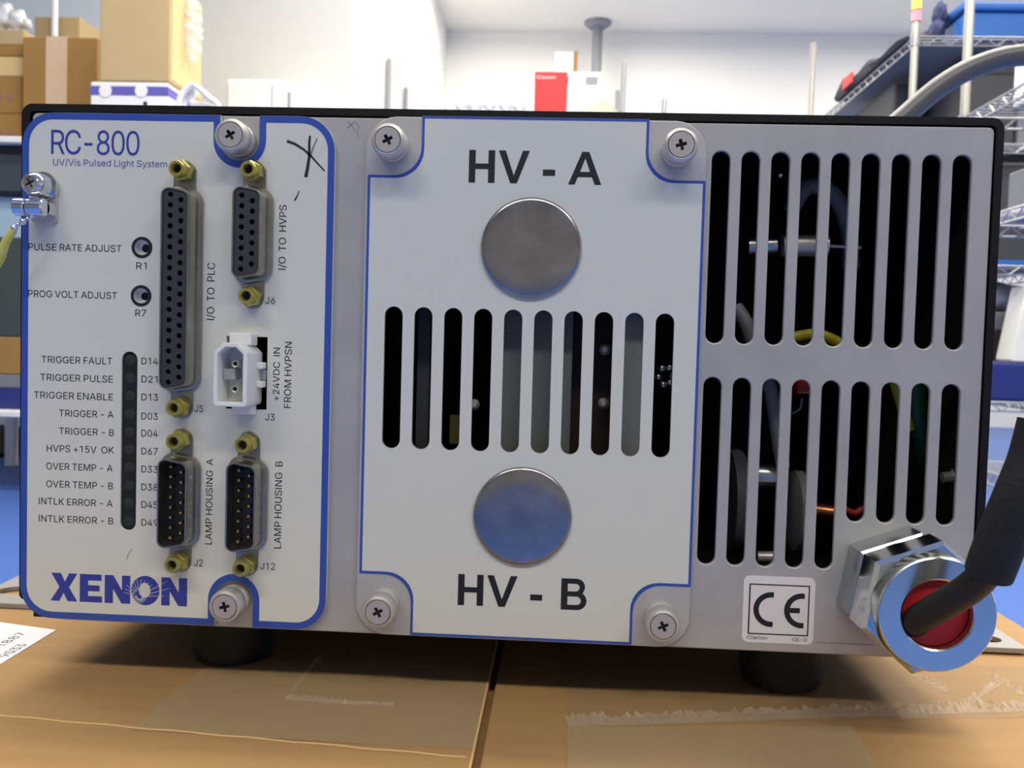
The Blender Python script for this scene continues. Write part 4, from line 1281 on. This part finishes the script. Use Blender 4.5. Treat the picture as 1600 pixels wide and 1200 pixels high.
root = fr(1420, 985, 26)
cable = thing('power_cable', (root[0] * .001, root[1] * .001, HC + root[2] * .001), 'thick black cable coming out of the red grommet of the zinc gland', 'cable')
b = B(); b.tube([fr(1428, 975, 22.5), fr(1437, 966, 26), fr(1475, 944, 31), fr(1520, 915, 36), fr(1550, 880, 40), fr(1566, 840, 41)], 3.4, 24, radii=[3.2, 3.3, 3.4, 3.4, 3.4, 3.4])
b.build('cable_jacket', 'cable_black', cable)
b = B(); b.tube([fr(1545, 896, 39), fr(1553, 874, 40), fr(1570, 830, 41), fr(1592, 775, 42), fr(1614, 720, 42), fr(1630, 660, 42)], 5.0, 28, radii=[5.0, 5.1, 5.1, 5.0, 5.0, 5.0])
b.build('protective_sleeve', 'sleeve_black', cable)

# ================================================================== grey hose behind the device
pts = [at(u, v, Z) for u, v, Z in ((1290, 330, .60), (1370, 225, .60), (1418, 178, .60), (1468, 136, .60), (1520, 106, .60), (1580, 88, .60), (1660, 84, .60))]
b = B(1, (0, 0, 0)); b.tube(pts, 0.0068, 20)
single(b.build('hose', 'grey_hose'), 'thick grey cable arching up from behind the right end of the device', 'cable')


# ================================================================== background
def rect3(u0, v0, u1, v1, Z):
    """x0, x1, z0, z1 of an upright rectangle Z metres away"""
    um, vm = (u0 + u1) / 2, (v0 + v1) / 2
    return at(u0, vm, Z).x, at(u1, vm, Z).x, at(um, v1, Z).z, at(um, v0, Z).z


def bgbox(name, m, u0, v0, u1, v1, Z, depth, label, cat, zb=None, group=None, bevel=0.004, parts=None, top=None):
    x0, x1, z0, z1 = rect3(u0, v0, u1, v1, Z)
    if zb is not None:
        z0 = zb
    if top is not None:
        z1 = min(z1, top)
    y = Z - DIST
    if parts:
        t = thing(name, ((x0 + x1) / 2, y + depth / 2, z0), label, cat, group)
        b = B(1, (0, 0, 0)); b.box(x0, x1, y, y + depth, z0, z1); b.build(parts, m, t, ang=0, bevel=bevel)
        return t, (x0, x1, y, y + depth, z0, z1)
    b = B(1, (0, 0, 0)); b.box(x0, x1, y, y + depth, z0, z1)
    o = b.build(name, m, ang=0, bevel=bevel)
    single(o, label, cat, group)
    return o, (x0, x1, y, y + depth, z0, z1)


# ---- storage shelf on the left and what stands on it
SZ = 2.45
sh_top = at(15, 215, SZ).z
lo_top = at(10, 641, SZ).z
x0, x1 = -1.9, -0.89
y0, y1 = SZ - DIST - 0.02, SZ - DIST + 0.56
shelf = thing('storage_shelf', ((x0 + x1) / 2, (y0 + y1) / 2, 0), 'white two-board storage shelf loaded with cartons beside the pale blue wall', 'shelf')
for zt in (sh_top, lo_top):
    b = B(1, (0, 0, 0)); b.box(x0, x1, y0, y1, zt - 0.018, zt); b.build('shelf_board', 'white_paint', shelf, ang=0, bevel=0.003)
for x in (x0 + 0.02, x1 - 0.02):
    for y in (y0 + 0.02, y1 - 0.02):
        b = B(1, (0, 0, 0)); b.box(x - 0.015, x + 0.015, y - 0.015, y + 0.015, 0, sh_top - 0.019); b.build('leg', 'white_paint', shelf, ang=0)

t, bb = bgbox('carton', 'bg_carton', 35, 58, 152, 215, SZ + .28, 0.2, 'tall brown carton sealed with a pale vertical tape strip, in front of the white pole', 'carton', zb=sh_top + .001, group='cartons on the storage shelf', parts='carton_body')
xa, xb = rect3(72, 60, 105, 170, SZ + .28)[:2]
b = B(1, (0, 0, 0)); b.box(xa, xb, bb[2] - 0.002, bb[2] - 0.0005, bb[4], bb[5]); b.box(xa, xb, bb[2] - 0.002, bb[2] + 0.2, bb[5] + 0.0005, bb[5] + 0.002)
b.build('tape_strip', 'bg_tape', t, ang=0)
t, bb = bgbox('toner_box', 'white_paint', 141, 128, 262, 215, SZ + .01, 0.25, 'white and purple printed box under the largest carton on the shelf', 'box', zb=sh_top + .001, parts='box_body')
zt, zb_ = rect3(141, 135, 262, 149, SZ + .01)[3], rect3(141, 135, 262, 149, SZ + .01)[2]
b = B(1, (0, 0, 0)); b.box(bb[0], bb[1] + 0.001, bb[2] - 0.001, bb[3], zb_, zt); b.build('purple_band', 'purple_band', t, ang=0)
for u in (165, 221):
    p = at(u, 142, SZ + .01)
    b = B(1, (0, 0, 0)); b.lathe((p.x, bb[2] - 0.001, p.z), [(0, 0.018), (0.001, 0.018)], (0, -1, 0), 24); b.build('printed_disc', 'white_paint', t, ang=0)
p = at(227, 162, SZ + .01)
b = B(1, (0, 0, 0)); b.lathe((p.x, bb[2] - 0.0005, p.z), [(0, 0.006), (0.001, 0.006)], (0, -1, 0), 16); b.build('printed_mark', 'ink_black', t, ang=0)
top = bb[5]
t, bb = bgbox('carton', 'bg_carton_pale', 156, -40, 266, 125, SZ + .01, 0.22, 'largest pale brown carton, standing on the white and purple box', 'carton', zb=top + .001, group='cartons on the storage shelf', parts='carton_body')
b = B(1, (0, 0, 0)); b.box(bb[1] + .0005, bb[1] + .0015, bb[2] + .01, bb[3] - .01, bb[4] + .01, bb[5] - .01); b.build('lit_side_panel', 'bg_carton_side', t, ang=0)  # paler sheet paints the light falling on the carton's right side


def crumple(pts, r, n, name, m, label, cat, seed, Z):
    """a crumpled film blob through the given photo points"""
    rnd = random.Random(seed)
    b = B(1, (0, 0, 0))
    bm = b.bm
    for (u, v, s) in pts:
        c = at(u, v, Z)
        vs = []
        tmp = bmesh.ops.create_icosphere(bm, subdivisions=3, radius=s, matrix=Matrix.Translation(c))
        for q in tmp['verts']:
            d = (q.co - c)
            k = 1 + r * math.sin(d.x * 140 + seed) * math.sin(d.z * 150 + 2 * seed) + r * rnd.uniform(-.5, .5)
            q.co = c + Vector((d.x, d.y * 0.6, d.z)) * k
    o = b.build(name, m, ang=50)
    return single(o, label, cat)


crumple([(300, 8, .022), (302, 30, .025), (303, 52, .026), (302, 74, .024), (300, 90, .014)], 0.35, 3, 'bubble_wrap', 'clear_film', 'crumpled clear film stuck to the side of the largest carton', 'film', 3, SZ + .11)
crumple([(2, 28, .042), (26, 30, .033), (42, 38, .018), (12, 14, .02)], 0.2, 3, 'plastic_bag', 'plastic_bag', 'crumpled clear plastic bag on top of the stacked cartons by the pale blue wall', 'bag', 5, SZ + .41)

st = [(0, 46, 38, 70, 'bg_carton_pale', 'crushed pale brown carton topmost of the stack, under the plastic bag'),
      (0, 70, 38, 88, 'bg_carton', 'flat brown carton second from the top of the stack'),
      (0, 88, 38, 119, 'bg_carton_side', 'pale flat carton in the middle of the stack'),
      (0, 119, 34, 176, 'bg_carton', 'brown carton with purple print just above the lowest of the stack'),
      (0, 177, 34, 215, 'bg_carton', 'brown carton with purple print lowest in the stack, on the shelf board')]
zb_ = sh_top + .001
for i in range(4, -1, -1):
    u0, v0, u1, v1, m, lab_ = st[i]
    t, bb = bgbox('carton', m, u0 - 45, v0, u1, v1, SZ + .32, 0.2, lab_, 'carton', zb=zb_, group='cartons on the storage shelf', parts='carton_body')
    zb_ = bb[5] + .0005
    if i >= 3:
        vv = 154 if i == 3 else 209
        p = at(2, vv + 3, SZ + .32)
        b = B(1, (0, bb[2] - 0.0006, 0))
        me = text_mesh('DO-0', 0)
        for v in me.vertices:
            v.co = (p.x - 0.03 + v.co.x * 0.0024, 0, p.z + v.co.y * 0.0022)
        b.add_mesh(me); bpy.data.meshes.remove(me)
        b.build('printed_lettering', 'ink_purple', t, ang=0)
bgbox('carton', 'bg_carton_pale', 53, 26, 124, 215, SZ + .66, 0.2, 'carton on the floor peeping out behind the white pole and the taped carton', 'carton', zb=.001, group='cartons beside the storage shelf')
p = at(85, 100, SZ + .61)
b = B(1, (0, 0, 0)); b.rod((p.x, p.y, 0.0), (p.x, p.y, CEIL - .001), 0.011, 16)
single(b.build('pole', 'white_paint'), 'thin white pole rising behind the taped carton up to the ceiling', 'pole')
# white carrying handle lying on the shelf
b = B(1, (0, 0, 0))
b.tube([at(u, v, SZ + .0) for u, v in ((275, 215), (278, 165), (285, 146), (299, 133), (309, 137), (326, 152), (342, 168), (346, 215))], 0.008, 12)
b.tube([at(u, v, SZ + .02) for u, v in ((287, 190), (286, 165), (294, 150), (303, 140), (300, 160), (320, 165), (338, 172))], 0.009, 12)
single(b.build('strap_coil', 'white_paint'), 'white plastic strap coil standing up behind the top edge of the device', 'strap')
# between the two boards
defs = [('crate', 'tote_navy', 606, 'navy blue crate lowest on the bottom board of the storage shelf', 'crate'),
        ('instrument_box', 'bin_grey', 585, 'flat grey box on the navy crate', 'box'),
        ('carton', 'bg_carton', 526, 'brown carton between the flat grey box and the dark green machine', 'carton'),
        ('machine_housing', 'machine_green', 372, 'dark grey-green machine housing on a brown carton', 'machine'),
        ('plastic_case', 'light_blue', 306, 'pale blue case on top of the dark green machine', 'case')]
zb_ = lo_top + .001
for nm, m, vt, lab_, cat in defs:
    o, bb = bgbox(nm, m, -60, vt, 60, vt + 20, SZ + .03, 0.35, lab_, cat, zb=zb_)
    zb_ = bb[5] + .0005
t, bb = bgbox('monitor', 'monitor_black', -60, 229, 60, 300, SZ + .01, 0.08, 'black monitor with a dark screen just below the upper shelf board', 'monitor', zb=zb_, parts='monitor_frame')
xa, xb, za, zc = rect3(-55, 242, 55, 298, SZ + .01)
b = B(1, (0, 0, 0)); b.box(xa, xb, bb[2] - .001, bb[2] + .01, max(za, bb[4] + .004), zc); b.build('screen', 'screen_grey', t, ang=0)
p = at(0, 690, 3.25)
b = B(1, (0, 0, 0)); b.lathe((p.x, p.y, 0), [(0, 0.1), (.02, .11), (p.z + .05, .075), (p.z + .06, .05)], (0, 0, 1), 28)
single(b.build('waste_bin', 'rubber'), 'black bin on the blue floor under the storage shelf', 'bin')

# ---- white cabinet and thin posts
x0_, x1_, z0_, z1_ = rect3(352, 124, 497, 400, 3.1)
t = thing('cabinet', ((x0_ + x1_) / 2, 3.0, 0), 'plain white cabinet against the grey-white wall, behind a thin grey post', 'cabinet')
b = B(1, (0, 0, 0)); b.box(x0_, x1_, 3.1 - DIST, 3.25, 0, z1_); b.build('cabinet_body', 'white_paint', t, ang=0, bevel=.004)
for a, c in ((x0_ + .01, (x0_ + x1_) / 2 - .002), ((x0_ + x1_) / 2 + .002, x1_ - .01)):
    b = B(1, (0, 0, 0)); b.box(a, c, 3.1 - DIST - .012, 3.1 - DIST - .001, .05, z1_ - .02); b.build('door', 'white_paint', t, ang=0, bevel=.002)


def post(u, v, Z, r, m, label):
    p = at(u, v, Z)
    b = B(1, (0, 0, 0)); b.rod((p.x, p.y, 0), (p.x, p.y, p.z), r, 14)
    single(b.build('post', m), label, 'post')


post(452, 145, 2.9, 0.005, 'pole_grey', 'short thin grey post in front of the white cabinet')
post(1038, 155, 4.3, 0.012, 'rack_chrome', 'short pale post right of the cream lid, barely above the device')

# pipe column on the back wall
p = at(932, 100, 6.1)
t = thing('pipe_column', (p.x, p.y, 0), 'grey pipe column with a ceiling flange at the back wall', 'column')
b = B(1, (0, 0, 0)); b.rod((p.x, p.y, 0), (p.x, p.y, CEIL - .03), 0.034, 20); b.build('pipe', 'column_grey', t)
b = B(1, (0, 0, 0)); b.lathe((p.x, p.y, CEIL - .04), [(0, .06), (.025, .09), (.038, .09)], (0, 0, 1), 24); b.build('ceiling_flange', 'column_grey', t)


# ---- wire racks
def wire_shelf(x0, x1, y0, y1, z, step=0.028):
    b = B(1, (0, 0, 0))
    h = 0.03
    for zz in (z, z - h):
        for (a, c) in (((x0, y0), (x1, y0)), ((x0, y1), (x1, y1)), ((x0, y0), (x0, y1)), ((x1, y0), (x1, y1))):
            b.rod((*a, zz), (*c, zz), 0.0032, 6)
    n = int((y1 - y0) / step)
    for k in range(1, n):
        y = y0 + (y1 - y0) * k / n
        b.rod((x0, y, z + .001), (x1, y, z + .001), 0.0019, 5)
    for k in (1, 2):
        x = x0 + (x1 - x0) * k / 3
        b.rod((x, y0, z - .006), (x, y1, z - .006), 0.003, 6)

    def zig(p, q, n):
        p, q = Vector(p), Vector(q)
        prev = None
        for k in range(2 * n + 1):
            c = p + (q - p) * (k / (2 * n))
            c.z = z - (h if k % 2 else 0)
            if prev:
                b.rod(prev, c, 0.0024, 5)
            prev = c
    for y in (y0, y1):
        zig((x0, y, z), (x1, y, z), max(3, int((x1 - x0) / .07)))
    for x in (x0, x1):
        zig((x, y0, z), (x, y1, z), max(3, int((y1 - y0) / .07)))
    return b


def rack(x0, x1, y0, y1, H_, zs, label, step=0.028, pm='post_chrome', liner=False):
    t = thing('wire_rack', ((x0 + x1) / 2, (y0 + y1) / 2, 0), label, 'wire rack')
    for x in (x0, x1):
        for y in (y0, y1):
            b = B(1, (0, 0, 0))
            b.lathe((x, y, 0), [(0, .016), (.02, .016), (.021, .0125), (H_ - .012, .0125), (H_, .009)], (0, 0, 1), 14)
            b.build('post', pm, t)
    for z in zs:
        b = wire_shelf(x0, x1, y0, y1, z, step)
        for x in (x0, x1):
            for y in (y0, y1):
                b.lathe((x, y, z - .034), [(0, .0155), (.04, .0165)], (0, 0, 1), 12)
        ws = b.build('wire_shelf', 'rack_chrome', t)
        if liner and z == max(zs):
            b = B(1, (0, 0, 0)); b.box(x0 + .02, x1 - .02, y0 + .02, y1 - .02, z - .016, z - .0135); b.build('shelf_liner', 'liner_grey', ws, ang=0)
    return t


# rack at the back, left of centre
pa, pb = at(608, 92, 4.2), at(975, 104, 4.2)
RC_Z = at(870, 186, 4.3).z
rack(pa.x, pb.x, pa.y, pa.y + .46, pa.z, [.15, .75, RC_Z], 'chrome wire rack at the back wall, its two thin posts rising behind the red box', .05, 'pole_grey')
# rack A along the right
RA = [at(1430, 57, 3.2).z, at(1600, 226, 3.2).z, at(1590, 416, 3.2).z, at(1590, 630, 3.2).z]
ax0, ax1, ay0, ay1 = at(1430, 60, 3.2).x, at(1430, 60, 3.2).x + .55, 3.2 - DIST, 4.5 - DIST
rackA = rack(ax0, ax1, ay0, ay1, 1.98, RA, 'tall chrome wire rack with a yellow and pink tag on its post', liner=True)
for v0_, v1_, m in ((-6, 16, 'tag_yellow'), (18, 34, 'tag_pink')):
    za, zc = at(1430, v1_, 3.2).z, at(1430, v0_, 3.2).z
    b = B(1, (0, 0, 0)); b.lathe((ax0, ay0, za), [(0, .0165), (zc - za, .0165)], (0, 0, 1), 16); b.build('post_tag', m, rackA)
# rack B nearer on the right
p = at(1511, 100, 2.6)
RB = [at(1512, 184, 2.6).z, at(1512, 352, 2.6).z, at(1512, 720, 2.6).z]
rack(p.x, p.x + .5, p.y - 1.2, p.y, 1.75, RB, 'nearer chrome wire rack at the edge, its corner post crossing the blue crate')

# things on rack A, top
y = ay0
zt = RA[0] + .004
t, bb = bgbox('tote', 'tote_blue', 1506, 18, 1640, 50, 3.24, .28, 'bright blue tote with a lid on the top shelf of the tagged wire rack', 'tote', zb=zt, bevel=.015, parts='tote_body')
b = B(1, (0, 0, 0)); b.box(bb[0] - .012, bb[1] + .012, bb[2] - .012, bb[3] + .012, bb[5] + .0005, bb[5] + .032); b.build('lid', 'tote_blue', t, ang=0, bevel=.01)


def sack(ctrl, m, label, cat, name, seed, parts=None):
    rnd = random.Random(seed)
    b = B(1, (0, 0, 0))
    for c, sx, sy, sz in ctrl:
        tmp = bmesh.ops.create_icosphere(b.bm, subdivisions=3, radius=1, matrix=Matrix.Identity(4))
        for q in tmp['verts']:
            k = 1 + .12 * math.sin(q.co.x * 7 + seed) * math.sin(q.co.z * 6 + seed) + rnd.uniform(-.04, .04)
            q.co = Vector((q.co.x * sx, q.co.y * sy, q.co.z * sz)) * k + Vector(c)
    return b.build(name, m, ang=60)


c1, c2 = at(1463, 30, 3.36), at(1469, 5, 3.36)
o = sack([((c1.x, c1.y, zt + .062), .024, .05, .05), ((c2.x, c2.y, zt + .125), .022, .04, .05)], 'fabric_navy', '', '', 'fabric_bag', 2)
single(o, 'crumpled navy fabric bag between the blue tote and the tagged post', 'bag')
c1 = at(1447, 45, 3.34)
o = sack([((c1.x, c1.y, zt + .036), .016, .045, .027)], 'fabric_dark', '', '', 'pouch', 4)
single(o, 'small dark red and grey pouch beside the tagged post', 'pouch')
# dark folded garment hanging over the long edge of rack A
t = thing('folded_cloth', (ax0 + .04, ay0 + .65, zt), 'dark folded cloth with a red patch along the long edge of the top shelf', 'cloth')
b = B(1, (0, 0, 0))
loops = []
for k in range(13):
    yy = ay0 + .06 + k * .066
    hh = .018 + .005 * k + .012 * math.sin(k * 1.3)
    if k == 12:
        hh = .03
    loops.append([(ax0 - .012, yy, zt + .004), (ax0 - .02, yy, zt + hh * .6), (ax0 - .006, yy, zt + hh), (ax0 + .03, yy, zt + hh * .8), (ax0 + .034, yy, zt + .004)])
b.loft(loops); b.build('cloth_body', 'fabric_dark', t, ang=50)
b = B(1, (0, 0, 0)); yy = ay0 + .6; b.box(ax0 - .028, ax0 - .016, yy, yy + .12, zt + .012, zt + .06); b.build('red_patch', 'red_tag', t, ang=0, bevel=.004)

# second shelf
z2 = RA[1] + .006
zmax = RA[0] - .045
bgbox('storage_bin', 'bin_dark', 1438, 120, 1500, 226, 3.75, .3, 'black bin on the second shelf of the tagged rack, under the cloth', 'bin', zb=z2, bevel=.01, top=zmax)
bgbox('storage_bin', 'bin_dark', 1503, 84, 1588, 226, 3.3, .3, 'tall black bin filling the second shelf of the tagged rack to the top', 'bin', zb=z2, bevel=.01, top=zmax)
bgbox('storage_bin', 'bin_grey', 1592, 120, 1680, 226, 3.3, .3, 'grey bin beside the tall black bin on the second shelf', 'bin', zb=z2, bevel=.01, top=zmax)
bgbox('flat_parcel', 'bin_dark', 1394, 130, 1432, 300, 3.55, .5, 'long dark parcel lying along the open side of the second shelf', 'parcel', zb=z2, bevel=.01, top=zmax)
# third and fourth shelf
z3 = RA[2] + .004
bgbox('storage_bin', 'bin_dark', 1560, 240, 1660, 290, 3.27, .3, 'dark grey bin on the third shelf of the tagged rack', 'bin', zb=z3, bevel=.01, top=RA[1] - .045)
x0_, x1_, z0_, z1_ = rect3(1552, 407, 1680, 416, 3.23)
b = B(1, (0, 0, 0)); b.box(x0_, x1_, 3.23 - DIST, 3.245 - DIST, z3 + .001, z1_); single(b.build('blue_strip', 'tote_blue', ang=0), 'thin bright blue strip along the front of the third shelf', 'strip')
z4 = RA[3] + .004
o, bb = bgbox('tote', 'tote_navy', 1520, 566, 1680, 620, 3.25, .4, 'navy blue tote on the lowest shelf of the tagged rack', 'tote', zb=z4, bevel=.012)
o, b2 = bgbox('storage_bin', 'bin_brown', 1520, 516, 1590, 556, 3.4, .25, 'dark brown box standing on the navy tote', 'box', zb=bb[5] + .001, bevel=.006)
o, b3 = bgbox('flat_carton', 'bin_grey', 1520, 487, 1600, 512, 3.42, .22, 'flat grey carton on the dark brown box', 'carton', zb=b2[5] + .001, bevel=.006)
c1 = at(1562, 466, 3.5)
o = sack([((c1.x, c1.y, b3[5] + .058), .09, .08, .055)], 'grey_film', '', '', 'film_roll', 6)
single(o, 'crumpled grey film bundle on the flat grey carton', 'bundle')
# white tapered tub
q = [at(1578, 557, 3.26).x, at(1605, 430, 3.26).x]
zb_ = bb[5] + .001
zt_ = zb_ + .27
loops = []
yb0, yb1 = 3.255 - DIST, 3.37 - DIST
for t_, z in ((0, zb_), (.03, zb_ + .006), (1, zt_)):
    x = q[0] + (q[1] - q[0]) * t_ - (0 if t_ else -.008)
    loops.append([(x, yb0, z), (x + .16, yb0, z), (x + .16, yb1, z), (x, yb1, z)])
b = B(1, (0, 0, 0)); b.loft(loops)
single(b.build('tub', 'tub_white', ang=40, bevel=.008), 'white plastic tub with a slanted side on the navy tote', 'tub')
# items on rack B
for i, (zz, m, lab_) in enumerate(((RB[0], 'white_paint', 'white box on the top shelf of the nearer wire rack'), (RB[1], 'bin_grey', 'grey box on the second shelf of the nearer wire rack'))):
    b = B(1, (0, 0, 0)); b.box(p.x + .09, p.x + .4, p.y - .3, p.y - .08, zz + .004, zz + .13)
    single(b.build('storage_box', m, ang=0, bevel=.006), lab_, 'box')

# ---- things on the back rack
zc = RC_Z + .003
t, bb = bgbox('printer_box', 'canon_red', 835, 112, 886, 190, 4.32, .3, 'red printed box with white lettering on the back rack', 'box', zb=zc, parts='box_body')
b = B(1, (0, 0, 0))
pl = at(839, 123, 4.32)
pr = at(868, 123, 4.32)
me = text_mesh('Canon', 0.12)
xs_ = [v.co.x for v in me.vertices]
for v in me.vertices:
    v.co = (pl.x + (v.co.x - min(xs_)) / (max(xs_) - min(xs_)) * (pr.x - pl.x), bb[2] - .001, pl.z + v.co.y * 0.0022)
b.add_mesh(me); bpy.data.meshes.remove(me)
b.build('brand_lettering', 'white_paint', t, ang=0)
t, b2 = bgbox('printer_box', 'white_paint', 887, 112, 941, 190, 4.32, .3, 'white box with a small grey picture beside the red box', 'box', zb=zc, parts='box_body')
x0_, x1_, z0_, z1_ = rect3(915, 120, 934, 133, 4.32)
b = B(1, (0, 0, 0)); b.box(x0_, x1_, b2[2] - .001, b2[2] - .0003, z0_, z1_); b.build('picture', 'column_grey', t, ang=0)
t, b3 = bgbox('small_box', 'white_paint', 867, 81, 896, 111, 4.4, .15, 'small white box with an orange end standing on the red box', 'box', zb=bb[5] + .001, parts='box_body')
b = B(1, (0, 0, 0)); b.box(b3[1] + .0005, b3[1] + .02, b3[2], b3[3] - .02, b3[4] + .01, b3[5] + .004); b.build('orange_end', 'bg_carton', t, ang=0)
x0_, x1_, z0_, z1_ = rect3(903, 150, 1010, 190, 4.22)
b = B(1, (0, 0, 0))
y0_, y1_ = 4.24 - DIST, 4.3 - DIST
zr = z1_
za = at(905, 170, 4.22).z
xm = at(947, 150, 4.22).x
x1_ = min(x1_, pb.x - .02)
b.loft([[(x0_, yy, zc), (x1_, yy, zc), (x1_, yy, za), (xm, yy, zr), (x0_, yy, za)] for yy in (y0_, y1_)])
single(b.build('cream_lid', 'cream', ang=0, bevel=.003), 'pale cream lid with a low peak leaning in front of the white box', 'lid')
o = crumple([(705, 172, .03), (722, 168, .035), (742, 168, .035), (765, 167, .03), (790, 168, .032), (812, 170, .03)], .25, 3, 'plastic_film', 'plastic_bag', 'crumpled white film lying on the back rack, beside the red box', 'film', 8, 4.36)
